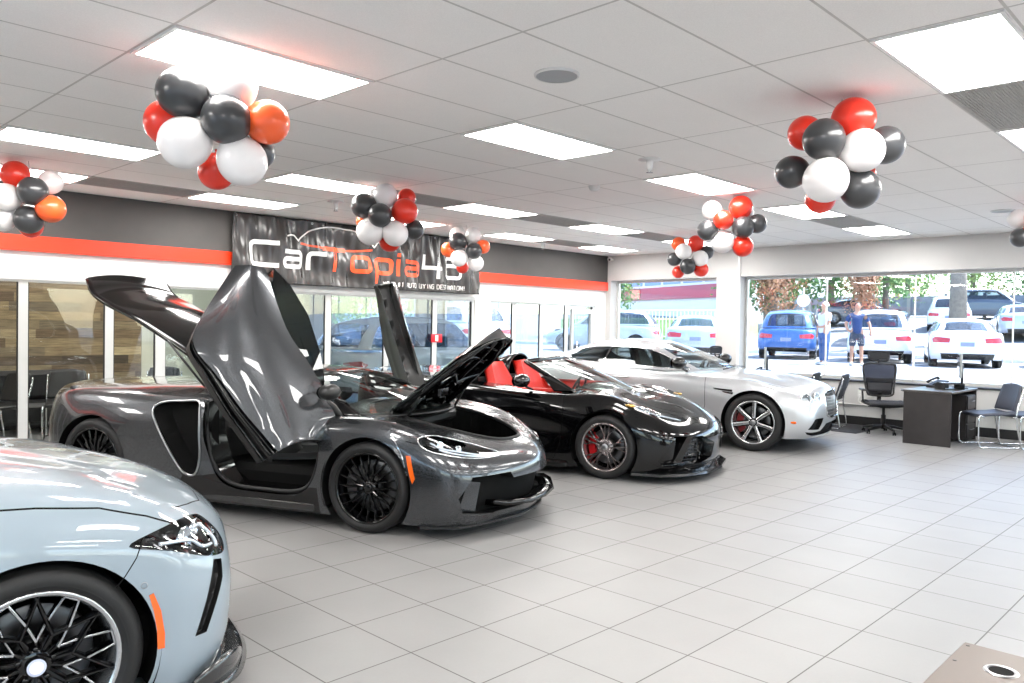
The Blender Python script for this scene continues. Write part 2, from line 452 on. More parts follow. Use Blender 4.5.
        if sink:
            vec, dep = sink
            V0 = [v.copy() for v in V]; n0 = len(V)
            ec = {}
            for q in F:
                for a, b in zip(q, q[1:]+q[:1]):
                    k = (min(a, b), max(a, b)); ec.setdefault(k, []).append((a, b))
            def push(v, n):
                if vec is None: return v-n*dep
                vv = Vector(vec)
                if v.y < 0: vv = Vector((vv.x, -vv.y, vv.z))
                return v+vv*dep
            V = [push(v, n) for v, n in zip(V, N)]
            base = len(V); V += V0
            for k, l in ec.items():
                if len(l) == 1: a, b = l[0]; walls.append((b, a, base+a, base+b))
        me = bpy.data.meshes.new(obj_name); me.from_pydata([v[:] for v in V], [], F+walls)
        for m_ in (mats if isinstance(mats, (list, tuple)) else [mats]): me.materials.append(m_)
        me.polygons.foreach_set('material_index', MI+[MI[0] if MI else 0]*len(walls))
        me.polygons.foreach_set('use_smooth', [True]*len(F)+[False]*len(walls))
        me.update()
        if not sink:
            me.normals_split_custom_set_from_vertices([n[:] for n in N])
        o = bpy.data.objects.new(obj_name, me); COL.objects.link(o); o.parent = parent
        if thick: solidify(o, thick)
        return tag(o, **kw)
    def outline(s, pts, plane, sg, off):
        c2 = math.sqrt(.5); out = []
        for u, z in pts:
            if plane == 'diag': A = Vector((c2, -sg*c2, 0)); D = Vector((c2, sg*c2, 0))
            else: A = Vector((1, 0, 0)); D = Vector((0, sg, 0))
            o = A*u+D*3+Vector((0, 0, z)); loc, nor, idx, d = s.bvh.ray_cast(o, -D)
            if loc is not None: out.append((loc+s.normal_at(loc)*off)[:])
        return out
    def drop(s, name):
        if name in s.parts:
            k = s.parts[name]; bmesh.ops.delete(s.bm, geom=[f for f in s.bm.faces if f[s.pid] == k], context='FACES')
def csm(P, n=5, closed=True):
    out = []; N = len(P)
    for i in range(N if closed else N-1):
        g = lambda k: Vector(P[k % N]) if closed else Vector(P[min(max(k, 0), N-1)])
        a, b, c, d = g(i-1), g(i), g(i+1), g(i+2)
        for k in range(n):
            t = k/n; q = .5*((2*b)+(-a+c)*t+(2*a-5*b+4*c-d)*t**2+(-a+3*b-3*c+d)*t**3); out.append(tuple(q))
    if not closed: out.append(tuple(P[-1]))
    return out
def circ(cx, cz, r, n=40, flat=None):
    return [(cx+r*math.cos(2*math.pi*k/n), cz+r*math.sin(2*math.pi*k/n)) for k in range(n)]
def arch_liner(name, parent, x, r, y_out, y_in, sg, z=.335, mt='dark', n=28, lip=0):
    mb = MB(); ys = sorted((y_out, y_in))
    a0, a1 = R(-25), R(205)
    prof = [(r, y_out*sg), (r, y_in*sg), (r*.3, y_in*sg)]
    mb.lathe(prof, n, 'y', (x, 0, z), a0=a0, a1=a1)
    return mb.build(name, M[mt], parent)
def bar(mb, a, b, w0, w1, y0, y1, mi=0, y0b=None):
    """spoke bar in the wheel plane (x,z) from a to b; widths w0, w1; front face y0 at a and y0b at b; back y1"""
    a, b = Vector((a[0], 0, a[1])), Vector((b[0], 0, b[1])); d = (b-a).normalized(); n = Vector((-d.z, 0, d.x))
    y0b = y0 if y0b is None else y0b
    V = []
    for p, w_, yf in ((a, w0, y0), (b, w1, y0b)):
        s1 = .35
        for q, y in ((n*w_*.5, y1), (n*w_*.5, yf*.75+y1*.25), (n*w_*.5*s1, yf), (-n*w_*.5*s1, yf), (-n*w_*.5, yf*.75+y1*.25), (-n*w_*.5, y1)):
            v = p+q; V.append((v.x, y, v.z))
    F = [(i, i+1, i+7, i+6) for i in range(5)]+[(5, 0, 6, 11), tuple(range(6)), tuple(range(11, 5, -1))]
    mb.add(V, F, mi)
def pol(r, a): return (r*math.cos(a), r*math.sin(a))
def wheel(parent, x, y, z, sg, Rt, Rr, style, wd=.25, turn=0, rim_mat='gblack', lip_mat=None, edge=None, caliper=None, cap=None, name='wheel'):
    """face toward y*sg. wheel mesh holds rim barrel and spokes; tyre, disc, caliper, cap are its children"""
    root_loc = (x, y*sg, z)
    mb = MB()
    o_ = 0.0                                                     # outer face at y=0, axle inwards (-)
    # barrel and lip
    mb.lathe([(Rr-.004, -.012), (Rr+.004, -.004), (Rr+.002, -.0), (Rr-.010, -.002), (Rr-.016, -.012), (Rr-.022, -.03), (Rr-.03, -.07), (Rr-.035, -wd+.03), (Rr-.01, -wd+.01), (Rr+.002, -wd)], 56, 'y', mi=1 if lip_mat else 0)
    if style == 'gt':
        n = 10
        for k in range(n):
            a = 2*math.pi*k/n+.1
            for s_ in (-1, 1):
                pts = [(.045, a), (.10, a+s_*.07), (.17, a+s_*.17+.03), (Rr-.015, a+s_*.15+.09)]
                for (r0, a0), (r1, a1) in zip(pts[:-1], pts[1:]):
                    bar(mb, pol(r0, a0), pol(r1, a1), .016, .013, -.035 if r0 < .06 else -.028, -.055, 0, -.022)
        mb.lathe([(0, -.03), (.035, -.03), (.055, -.04), (.062, -.07)], 24, 'y')
    elif style == 'c8':
        for k in range(5):
            a = 2*math.pi*k/5+R(90)+.12
            for s_ in (-1, 1):
                bar(mb, pol(.05, a+s_*.25), pol(.135, a+s_*.16), .022, .018, -.03, -.06, 0, -.02)
                bar(mb, pol(.125, a+s_*.17), pol(Rr-.012, a+s_*.11), .016, .013, -.02, -.05, 0, -.008)
                bar(mb, pol(.125, a+s_*.17), pol(Rr-.012, a+s_*.36), .016, .013, -.02, -.05, 0, -.008)
        mb.lathe([(0, -.03), (.06, -.03), (.085, -.04), (.095, -.075)], 30, 'y')
        for k in range(5):
            c = pol(.062, 2*math.pi*k/5+.3+R(36)); mb.lathe([(0, -.012), (.009, -.012), (.011, -.016), (.011, -.04)], 8, 'y', (c[0], 0, c[1]), 1)
    elif style == 'seven':
        for k in range(7):
            a = 2*math.pi*k/7+R(90)+.05
            bar(mb, pol(.05, a), pol(Rr-.012, a), .040, .048, -.034, -.07, 1, -.012)
            for s_ in (-1, 1): bar(mb, pol(.05, a+s_*.42), pol(Rr-.014, a+s_*.13), .02, .014, -.05, -.08, 0, -.03)
        mb.lathe([(0, -.045), (.05, -.045), (.075, -.05), (.085, -.09)], 28, 'y')
        for k in range(5):
            c = pol(.056, 2*math.pi*k/5+.3); mb.lathe([(0, -.03), (.008, -.03), (.010, -.05)], 8, 'y', (c[0], 0, c[1]), 1)
    elif style == 'star':
        n = 7; st = 2*math.pi/n; D = math.pi/180; G = Rr/.262
        for k in range(n):
            a = st*k+R(90); md = a+st/2
            bar(mb, pol(.04, md), pol(.117*G, md), .030, .020, -.046, -.07, 0, -.022)
            bar(mb, pol(.112*G, md), pol(Rr-.012, md+27*D), .017, .013, -.020, -.05, 0, -.006)
            bar(mb, pol(.112*G, md), pol(Rr-.012, md-27*D), .017, .013, -.020, -.05, 0, -.006)
            bar(mb, pol(.04, a), pol(.09*G, a), .022, .018, -.048, -.07, 0, -.040)
            Z = [(.085, 0), (.155, 12), (.246, 20), (.246, 31.4), (.155, 39.4), (.085, 51.4)]
            for (r0, t0), (r1, t1) in zip(Z[:-1], Z[1:]):
                y0 = -.034+.024*(r0-.085)/.16; y1 = -.034+.024*(r1-.085)/.16
                bar(mb, pol(r0*G, a+t0*D), pol(r1*G, a+t1*D), .012, .012, y0-.004, -.055, 0, y1-.004); bar(mb, pol(r0*G, a+t0*D), pol(r1*G, a+t1*D), .007, .007, y0, y0-.006, 1, y1)
        mb.lathe([(0, -.045), (.045, -.045), (.062, -.055), (.07, -.09)], 28, 'y')
        for k in range(5):
            c = pol(.056, 2*math.pi*k/5+.3); mb.lathe([(0, -.036), (.009, -.036), (.011, -.05), (.011, -.06)], 6, 'y', (c[0], 0, c[1]), 0)
    else:
        for k in range(10):
            a = 2*math.pi*k/10
            bar(mb, pol(.04, a), pol(Rr-.01, a), .03, .024, -.03, -.06, 0, -.015)
        mb.lathe([(0, -.03), (.06, -.035), (.075, -.07)], 20, 'y')
    w_ = mb.build(name, [M[rim_mat], M[lip_mat or rim_mat]], parent)
    w_.location = root_loc; w_.rotation_euler = (0, 0, turn+(math.pi if sg < 0 else 0)) if False else (0, 0, turn)
    if sg < 0: w_.rotation_euler = (0, 0, turn+math.pi)
    tb = MB(); n = 60
    tb.lathe([(Rr-.003, -.008), (Rr+.012, .002), (Rr+.035, .008), (Rt-.03, .004), (Rt-.010, -.012), (Rt-.002, -.03)], n, 'y')
    for g in range(4):
        a = -.03-(wd-.05)*g/4; b_ = -.03-(wd-.05)*(g+1)/4
        tb.lathe([(Rt-.002, a), (Rt, a-.004), (Rt, b_+.006), (Rt-.009, b_+.004), (Rt-.009, b_)], n, 'y')
    tb.lathe([(Rt-.002, -wd+.02), (Rt-.02, -wd), (Rr, -wd)], n, 'y')
    tb.lathe([(Rr+.018, .0055), (Rr+.022, .0082), (Rr+.026, .0078)], n, 'y')
    t_ = tb.build('tyre', M['rubber'], w_)
    db = MB().lathe([(.07, -.12), (Rr*.72, -.12), (Rr*.74, -.125), (Rr*.74, -.145), (Rr*.72, -.15), (.07, -.15), (.07, -.12)], 44, 'y')
    db.lathe([(0, -.085), (.075, -.085), (.085, -.10), (.085, -.14)], 24, 'y', mi=1)
    db.build('brake_disc', [M['steel'], M['black']], w_)
    cb = MB(); K = 10; a0 = R(130) if sg < 0 else R(130)
    P = []
    for i in range(K+1):
        a = R(128)+R(104)*i/K if False else (R(150)+R(80)*(i/K-.0))
        P.append(a-R(10))
    vs = []; 
    for a in P:
        for r_, yy in ((Rr*.50, -.085), (Rr*.80, -.085), (Rr*.84, -.1), (Rr*.84, -.16), (Rr*.50, -.16)):
            q = pol(r_, a); vs.append((-q[0]*sg*-1 if False else (-q[0] if sg < 0 else q[0]), yy, q[1]))
    F = []
    for i in range(K):
        for j in range(5): F.append((i*5+j, i*5+(j+1) % 5, (i+1)*5+(j+1) % 5, (i+1)*5+j))
    F += [tuple(range(5)), tuple(range(K*5+4, K*5-1, -1))]
    cb.add(vs, F); cb.build('brake_caliper', M[caliper or 'steel'], w_)
    cc = MB().lathe([(0, -.018), (.022, -.018), (.03, -.022), (.034, -.032), (.034, -.05)], 24, 'y')
    if cap:
        c_ = cc.build('hub_cap', [M[rim_mat], M['cap_ring'], M['cap_face']], w_)
        mb2 = MB().lathe([(.0, -.0165), (.022, -.0165)], 20, 'y'); mb2.lathe([(.022, -.0165), (.030, -.018)], 20, 'y', mi=1)
        d_ = mb2.build('hub_emblem', [M['cap_face'], M['cap_ring']], w_)
    else: cc.build('hub_cap', M['satin'] if style != 'gt' else M[rim_mat], w_)
    return w_
M['cap_ring'] = mat('cap ring blue white', '#c9cfe8', .25, .2)
M['cap_face'] = mat('cap face pale', '#e9e4ea', .25)
M['amberbulb'] = mat('warm reflector', '#c9a15a', .2, .6)
M['p_wheel_c8'] = paint('bright bronze wheel', '#9b9292', .9, .22)
M['cal_red'] = mat('red caliper', '#c8121c', .3, coat=.6)
def lamp(sh, pid, root, rim=None, bars=None, depth=.06, proj=(), housing='gblack', label=None, r=.03, lens='lens', name='headlight'):
    """lens over a sunk housing with projector bowls"""
    for sg in (-1, 1):
        fl = lambda c, g=sg: c.y*g > 0
        o = sh.extract(name, [pid], M[lens], root, offset=.001, label=label, flt=fl)
        sh.extract('lamp_housing', [pid], M[housing], o, offset=-.003, sink=(None, depth), flt=fl)
        if rim:
            mb = MB(); mb.tube(sh.outline(rim, 'diag', sg, .002), .005, 6, closed=True); mb.build('lamp_rim', M['chrome'], o)
        if bars:
            for bpts in bars:
                mb = MB(); mb.tube(sh.outline(bpts, 'diag', sg, -.018), .007, 6); mb.build('light_strip', M['led'], o)
        for (p, rr) in proj:
            mb = MB(); c = Vector((p[0], abs(p[1])*sg, p[2]))
            n = Vector((.8, sg*.5, .12)).normalized(); q = n.to_track_quat('Z', 'Y').to_matrix()
            prof = [(0, -.012), (rr*.55, -.006), (rr*.62, .0), (rr*.72, -.004), (rr*.95, .008), (rr, .006), (rr, -.02)]
            vs = []; K = 20
            for k in range(K):
                a = 2*math.pi*k/K
                for (r_, h) in prof: v = q @ Vector((r_*math.cos(a), r_*math.sin(a), h)); vs.append((v+c)[:])
            P_ = len(prof); fs = [(k*P_+i, ((k+1) % K)*P_+i, ((k+1) % K)*P_+i+1, k*P_+i+1) for k in range(K) for i in range(P_-1)]
            mb.add(vs, fs, 0, True); mb.build('projector', M['chrome'], o)
    return o
def seat(root, x, y, mt, mt2=None, rec=.35, s=1.0, name='car_seat', hd=True, z0=.22):
    """bucket seat as one part with cushion/back/headrest shape"""
    def sec(t):           # back profile: height 0..1
        return x-.02-t*rec*.75, z0+.18+t*.62*s
    mb = MB()
    def back(u, v):
        t = v; a = (u-.5)*2; wv = .25*s*(1-.48*max(0, t-.55)/.45)*(1-.1*(1-t)); bx_, bz = sec(t)
        th = .10*(abs(a)**3)*(1-t*.6)
        return (bx_+th, y+a*wv, bz)
    def backr(u, v):
        p = back(u, v); return (p[0]-.09-.06*(1-abs((u-.5)*2)), p[1], p[2]-.02)
    mb.grid(back, 12, 12); mb.grid(backr, 12, 12)
    n = 13
    for v0 in (0, 1):
        pa = [back(i/12, v0) for i in range(13)]; pb = [backr(i/12, v0) for i in range(13)]
        mb.add(pa+pb, [(i, i+1, 14+i, 13+i) for i in range(12)])
    for u0 in (0, 1):
        pa = [back(u0, i/12) for i in range(13)]; pb = [backr(u0, i/12) for i in range(13)]
        mb.add(pa+pb, [(i, i+1, 14+i, 13+i) for i in range(12)])
    def cush(u, v):
        a = (u-.5)*2; return (x+.02+v*.5, y+a*.25*s, z0+.16+.08*abs(a)**3+.05*v)
    mb.grid(cush, 12, 8); mb.grid(lambda u, v: (cush(u, v)[0], cush(u, v)[1], z0), 12, 8)
    o = mb.build(name, M[mt], root)
    if hd:
        hb = MB(); bx_, bz = sec(1.06); hb.ball((bx_-.04, y, bz), (.05, .12*s, .085*s), 16, 10, taper=0)
        hb.build('headrest', M[mt2 or mt], o)
    return o
def steering(root, x, y, z, mt='black'):
    mb = MB(); K = 28; q = Matrix.Rotation(R(-65), 3, 'Y')
    mb.tube([(Vector((x, y, z))+q @ Vector((.17*math.cos(2*math.pi*k/K), .17*math.sin(2*math.pi*k/K), 0)))[:] for k in range(K)], .014, 8, closed=True)
    for a in (0, R(130), R(230)):
        mb.tube([(x, y, z), (Vector((x, y, z))+q @ Vector((.165*math.cos(a+R(90)), .165*math.sin(a+R(90)), 0)))[:]], .014, 6)
    mb.ball((x, y, z), (.03, .06, .05), 12, 8); return mb.build('steering_wheel', M[mt], root)
def mirror(root, x, y, z, sg, paint_m, s=1.0, stalk=True):
    def P(a): return (x+a[0]*s, (y+a[1]*s)*sg, z+a[2]*s)
    mb = MB(); N = 16
    def f(u, v):
        a = 2*math.pi*u; t = math.pi*v
        return P((.085*math.cos(t)+.015, .115*math.sin(t)*math.cos(a)*(1.15 if math.cos(a) > 0 else .95), .072*math.sin(t)*math.sin(a)+.0))
    def g(u, v):
        p = f(u, v); xx = (p[0]-x)/s; return (x+max(xx, -.045)*s, p[1], p[2])
    mb.grid(g, 20, 14)
    if stalk:
        mb.tube([P((.02, -.04, -.04)), P((.03, -.10, -.075)), P((.05, -.17, -.10))], [.022*s, .018*s, .024*s], 8, flat=.6)
    o = mb.build('wing_mirror', M[paint_m], root)
    mg = MB()
    mg.grid(lambda u, v: P((-.047, .115*.86*v*math.cos(2*math.pi*u)*(1.15 if math.cos(2*math.pi*u) > 0 else .95), .072*.86*v*math.sin(2*math.pi*u))), 20, 4)
    mg.build('mirror_glass', M['chrome'], o)
    return o
def plate_box(root, name, a, b, mt, bev=.01, **kw): return bx(a, b, bev).build(name, M[mt], root, **kw)
# ------------------------------------------------------------------ hero car: grey mid-engined coupe, everything open
def mirror_front(n): return n
def rows(table):
    """table: list of stations, each a list of ring points -> rings x stations"""
    J = len(table[0]); return [[st[j] for st in table] for j in range(J)]
def car_origin(hub, ang, hw):
    a = R(ang); l = Vector((-math.sin(a), math.cos(a), 0)); return (hub[0]+l.x*hw, hub[1]+l.y*hw, 0), a
def underbody(root, x0, x1, hw, z=.13, z1=.5):
    mb = MB(); mb.box((x0, -hw+.2, z), (x1, hw-.2, z1), 0, .05); return mb.build('underbody', M['dark'], root)

def build_grey_coupe():
    loc, a = car_origin((3.43, 4.78), -66, .93)
    root = thing('sports_car', loc, a, 'dark grey two-seat sports car with its doors, front lid and rear hatch all raised', 'car')
    T = [
     [(.98,0,.10),(1.03,0,.24),(1.045,0,.38),(1.03,0,.50),(.96,0,.585),(.78,0,.66),(.45,0,.745),(.08,0,.81)],
     [(.88,.45,.10),(.93,.47,.24),(.94,.47,.38),(.92,.46,.50),(.85,.44,.59),(.68,.37,.67),(.40,.22,.75),(0,0,.825)],
     [(.69,.82,.10),(.73,.85,.24),(.73,.86,.38),(.71,.85,.52),(.63,.79,.655),(.50,.60,.72),(.26,.34,.775),(-.12,0,.85)],
     [(.40,.92,.10),(.40,.94,.24),(.40,.945,.40),(.40,.94,.56),(.37,.875,.755),(.28,.68,.785),(.10,.39,.80),(-.25,0,.87)],
     [(0,.93,.11),(0,.95,.26),(0,.955,.42),(0,.95,.62),(0,.885,.825),(-.03,.70,.83),(-.14,.40,.84),(-.40,0,.885)],
     [(-.42,.92,.11),(-.42,.93,.26),(-.45,.92,.42),(-.45,.925,.62),(-.45,.87,.81),(-.46,.70,.83),(-.50,.40,.87),(-.65,0,.91)],
     [(-1.1,.92,.11),(-1.1,.93,.26),(-1.1,.88,.42),(-1.1,.89,.62),(-1.1,.86,.80),(-1.1,.72,.85),(-1.1,.4,.88),(-1.1,0,.90)],
     [(-1.75,.93,.12),(-1.75,.95,.28),(-1.75,.955,.46),(-1.75,.95,.68),(-1.75,.87,.88),(-1.75,.70,.95),(-1.75,.40,.99),(-1.75,0,1.01)],
     [(-2.62,.94,.13),(-2.62,.965,.30),(-2.62,.975,.50),(-2.62,.955,.70),(-2.62,.85,.92),(-2.62,.68,.97),(-2.62,.40,.98),(-2.62,0,.985)],
     [(-3.10,.88,.20),(-3.15,.90,.34),(-3.17,.90,.52),(-3.17,.88,.70),(-3.14,.80,.90),(-3.06,.63,.955),(-3.02,.38,.96),(-3.0,0,.965)],
     [(-3.32,.50,.22),(-3.38,.52,.34),(-3.42,.53,.52),(-3.42,.52,.72),(-3.40,.49,.93),(-3.30,.40,.96),(-3.25,.25,.96),(-3.2,0,.965)],
     [(-3.38,0,.22),(-3.44,0,.34),(-3.48,0,.52),(-3.48,0,.72),(-3.46,0,.94),(-3.36,0,.965),(-3.3,0,.965),(-3.25,0,.965)]]
    sh = Shell(rows(T), 7)
    Rt = .335; WB = -2.62
    sh.carve('hole', circ(0, Rt, .375), 'side', lambda c, f: abs(c.y) > .6 and c.z < .8)
    sh.carve('hole', circ(WB, .35, .385), 'side', lambda c, f: abs(c.y) > .6 and c.z < .85)
    sh.carve('hole', [(-1.52,1.0)]+csm([(-1.505,.80),(-1.47,.58),(-1.38,.36),(-1.22,.245),(-.92,.225),(-.62,.235),(-.49,.31),(-.42,.48),(-.40,.70),(-.415,.90)], 4, False)+[(-.42,1.0)], 'side', lambda c, f: abs(c.y) > .6)
    sh.carve('hole', [(-.5,-.62),(-.5,.62),(-1.5,.60),(-1.5,-.60)], 'top', lambda c, f: c.z > .7, sides=(1,))
    SD = csm([(-1.99,.80),(-1.93,.865),(-1.75,.885),(-1.57,.865),(-1.515,.62),(-1.53,.34),(-1.64,.32),(-1.74,.42),(-1.90,.66)])
    sh.carve('side_duct', SD, 'side', lambda c, f: abs(c.y) > .6)
    HL = csm([(-.34,.725),(-.345,.68),(-.28,.635),(-.10,.595),(.10,.572),(.27,.572),(.29,.588),(.12,.645),(-.10,.705),(-.24,.735)], 4)
    sh.carve('lamp', HL, 'diag', lambda c, f: c.x > 0)
    sh.carve('intake', [(-.11,.31),(.0,.455),(.36,.45),(.44,.33),(.40,.20),(.20,.165),(-.07,.20)], 'diag', lambda c, f: c.x > .3)
    sh.carve('centre_intake', [(-.62,.17),(-.56,.36),(-.45,.405),(.45,.405),(.56,.36),(.62,.17)], 'front', lambda c, f: c.x > .6, sides=(1,))
    fr = csm([(.03,.40),(.06,.455),(.30,.47),(.55,.40),(.73,.26),(.805,.12),(.82,.0)], 4, False)
    sh.carve('frunk', fr+[(x, -y) for x, y in fr[:-1][::-1]], 'top', lambda c, f: c.z > .5 and c.x > -.2, sides=(1,))
    sh.carve('sillskin', [(-1.80,.08),(-1.66,.31),(-1.50,.31),(-1.36,.335),(-1.20,.235),(-.62,.225),(-.50,.30),(-.42,.30),(-.385,.08)], 'side', lambda c, f: abs(c.y) > .6, only='body')
    sh.line([(.20,.745),(.30,.60),(.345,.46)], .008, 'side', name='strake', cond=lambda c, f: abs(c.y) > .6)
    sh.carve('marker', [(.33,.60),(.365,.60),(.405,.44),(.385,.40),(.37,.44)], 'side', lambda c, f: abs(c.y) > .6)
    sh.line([(.06,.50),(.32,.51),(.60,.43),(.80,.27),(.88,0)], .006, 'top', cond=lambda c, f: c.z > .5)
    sh.line([(.32,.70),(.52,.66)], .005, 'side', cond=lambda c, f: abs(c.y) > .5)
    sh.carve('tail', [(-3.2,.86),(-3.2,.93),(-2.95,.965),(-2.98,.93),(-3.12,.88)], 'side', lambda c, f: c.x < -2.8)
    sh.carve('grille', [(-.6,.62),(-.6,.86),(.6,.86),(.6,.62)], 'front', lambda c, f: c.x < -3, sides=(1,))
    sh.extract('body', ['body', 'seam', 'strake'], [M['p_grey'], M['dark'], M['chrome']], root); sh.extract_lr('rocker_panel', ['sillskin'], M['gblack'], root)
    sh.extract_lr('side_intake', ['side_duct'], M['dark'], root, sink=((.5, -.55, 0), .20))
    for sg in (-1, 1):
        mb = MB(); mb.tube(sh.outline(SD, 'side', sg, .002), .009, 6, closed=True); mb.build('intake_trim', M['satin'], root)
    lamp(sh, 'lamp', root, HL, [csm([(-.27,.70),(-.20,.665),(-.05,.635),(.12,.60),(.24,.585)], 4, False), csm([(-.22,.655),(-.10,.625),(.08,.595),(.2,.583)], 4, False)], proj=[((.53, .80, .672), .026), ((.64, .72, .64), .022)], label='slim headlight with chrome rim')
    sh.extract('front_intake', ['intake', 'centre_intake'], [M['dark'], M['dark']], root, sink=((-1, 0, 0), .10))
    sh.extract('luggage_bay', ['frunk'], M['dark'], root, sink=((0, 0, -1), .22))
    sh.extract_lr('side_marker', ['marker'], M['amber'], root, offset=.001, label='amber side marker')
    sh.extract_lr('tail_light', ['tail'], M['lens'], root, offset=.001)
    sh.extract('rear_grille', ['grille'], M['dark'], root, sink=((1, 0, 0), .04))
    sh.bm.free()
    # luggage bay rim and floor clutter
    mb = MB(); q = [(x, y*1.0) for x, y in fr]; loop = q+[(x, -y) for x, y in q[:-1][::-1]]
    rim = []
    for x, y in loop:
        p, nrm, i_, d_ = sh.bvh.ray_cast(Vector((x, y, 1.5)), Vector((0, 0, -1))); rim.append((x, y, (p.z if p else .7)+.002))
    mb.tube(rim+[rim[0]], .012, 8); mb.build('bay_seal', M['rubber'], root)
    bx((.58, -.10, .45), (.72, .10, .60), .03).build('filler_cap', M['satin'], root)
    # splitter wing under nose
    mb = MB(); pts = [(.45, .945), (.71, .84), (.90, .47), (.97, .25), (1.0, 0)]
    pts = pts+[(x, -y) for x, y in pts[:-1][::-1]]
    inner = [(x-.16, y*.86) for x, y in pts]
    for z0, z1 in ((.085, .10),):
        n = len(pts); vs = [(x, y, z0) for x, y in pts]+[(x, y, z0) for x, y in inner]+[(x, y, z1) for x, y in pts]+[(x, y, z1) for x, y in inner]
        fs = []
        for i in range(n-1):
            fs += [(i, i+1, n+i+1, n+i), (2*n+i, 2*n+i+1, 3*n+i+1, 3*n+i), (i, i+1, 2*n+i+1, 2*n+i), (n+i, n+i+1, 3*n+i+1, 3*n+i)]
        mb.add(vs, fs)
    mb.build('front_splitter', M['black'], root)
    mb = MB(); P = [(.86, .58, .23), (.95, .50, .215), (1.04, .28, .20), (1.06, 0, .195)]; P = P+[(x, -y, z) for x, y, z in P[:-1][::-1]]
    n = len(P); vs = []
    for x, y, z in P: vs += [(x-.10, y*.96, z+.02), (x+.02, y, z+.035), (x+.03, y, z), (x-.08, y*.96, z-.02)]
    fs = [(4*i+j, 4*i+(j+1) % 4, 4*i+4+(j+1) % 4, 4*i+4+j) for i in range(n-1) for j in range(4)]+[(0, 1, 2, 3), (4*n-4, 4*n-3, 4*n-2, 4*n-1)]
    mb.add(vs, fs, 0, True); mb.build('bumper_blade', M['gblack'], root, label='gloss black lower blade')
    for sg in (-1, 1):
        mb = MB()
        mb.add([(.68, .80*sg, .20), (.77, .70*sg, .19), (.80, .68*sg, .40), (.74, .76*sg, .42), (.60, .74*sg, .20), (.69, .64*sg, .19), (.72, .62*sg, .40), (.66, .70*sg, .42)],
               [(0, 1, 2, 3), (7, 6, 5, 4), (0, 4, 5, 1), (1, 5, 6, 2), (2, 6, 7, 3), (3, 7, 4, 0)])
        mb.build('intake_vane', M['p_grey'], root)
        arch_liner('wheel_arch_liner', root, 0, .385, .935, .55, sg, Rt); arch_liner('wheel_arch_liner', root, WB, .395, .95, .55, sg, .35)
        wheel(root, 0, .93, Rt, sg, Rt, .262, 'gt', .235, 0)
        wheel(root, WB, .945, .35, sg, .35, .272, 'gt', .29, 0)
        # side skirt and sill
        mb = MB(); mb.box((-1.95, .70*sg, .10), (-.42, .93*sg, .20), 0, .03); mb.build('sill', M['carbon'], root)
    underbody(root, -3.3, .55, .95, .12, .40)
    # cabin tub
    mb = MB(); mb.box((-1.45, -.72, .16), (-.42, .72, .24)); mb.box((-1.62, -.75, .2), (-1.50, .75, .92), 0, .03)
    mb.box((-.50, -.74, .2), (-.38, .74, .70), 0, .03); mb.box((-1.45, -.12, .22), (-.5, .12, .46), 0, .04)
    mb.build('cabin_tub', M['alcan'], root)
    for sg in (-1, 1):
        mb = MB()
        mb.tube(csm([(-1.50, .86*sg, .90), (-1.475, .885*sg, .66), (-1.39, .895*sg, .39), (-1.22, .90*sg, .265), (-.92, .90*sg, .245), (-.63, .90*sg, .255), (-.50, .885*sg, .33), (-.44, .87*sg, .55), (-.45, .84*sg, .80)], 5, False), .016, 8)
        mb.build('door_seal', M['rubber'], root)
        mb = MB()
        def wallf(u, v):
            P_ = [(-1.50, .90), (-1.46, .60), (-1.36, .34), (-1.2, .235), (-.62, .235), (-.47, .34), (-.42, .60), (-.44, .80)]
            i = min(int(u*7), 6); t = u*7-i; p = ((1-t)*P_[i][0]+t*P_[i+1][0], (1-t)*P_[i][1]+t*P_[i+1][1])
            cx, cz = -.95, .62; k = 1-.10*v
            return (cx+(p[0]-cx)*k, (.90-.16*v)*sg, cz+(p[1]-cz)*k)
        mb.grid(wallf, 28, 4); mb.build('door_jamb', M['gblack'], root)
        seat(root, -1.15, .36*sg, 'alcan', 'alcan', .42)
    mb = MB(); mb.grid(lambda u, v: (-.38-.30*math.sin(v*1.6), -.74+1.48*u, .72+.14*math.cos(v*2.2)+.03*math.cos((u-.5)*6)), 20, 8)
    mb.box((-.62, -.72, .58), (-.40, .72, .74), 0, .04); mb.build('dashboard', M['leather'], root)
    steering(root, -.72, .36, .70)
    # greenhouse: windscreen, pillars, roof centre
    G = [
     [(.16,0,.85),(-.22,0,1.00),(-.68,0,1.13),(-.86,0,1.155),(-1.15,0,1.165)],
     [(.08,.40,.85),(-.28,.38,1.00),(-.70,.34,1.125),(-.88,.26,1.15),(-1.15,0,1.165)],
     [(-.22,.74,.83),(-.50,.64,.98),(-.82,.50,1.10),(-.98,.28,1.145),(-1.17,0,1.165)],
     [(-.55,.80,.83),(-.72,.72,.96),(-.95,.52,1.10),(-1.05,.28,1.15),(-1.2,0,1.168)],
     [(-1.2,.82,.86),(-1.2,.72,1.0),(-1.2,.52,1.12),(-1.2,.3,1.155),(-1.22,0,1.168)],
     [(-1.7,.80,.92),(-1.65,.68,1.03),(-1.55,.52,1.11),(-1.48,.3,1.14),(-1.40,0,1.165)],
     [(-2.1,.6,.97),(-1.95,.5,1.05),(-1.75,.42,1.10),(-1.6,.25,1.13),(-1.5,0,1.155)],
     [(-2.15,0,1.0),(-2.0,0,1.06),(-1.8,0,1.11),(-1.66,0,1.135),(-1.55,0,1.15)]]
    gh = Shell(rows(G), 7)
    gh.by_index('ws', lambda j, u, c: j < 1.93 and u < 1.86)
    gh.by_index('open', lambda j, u, c: (j < 1.85 and u > 2.25) or (2.3 < u < 5 and j < 2.6) or u > 5.6 or (j < 2 and u > 5))
    gh.extract('roof', ['body'], M['gblack'], root, thick=.03)
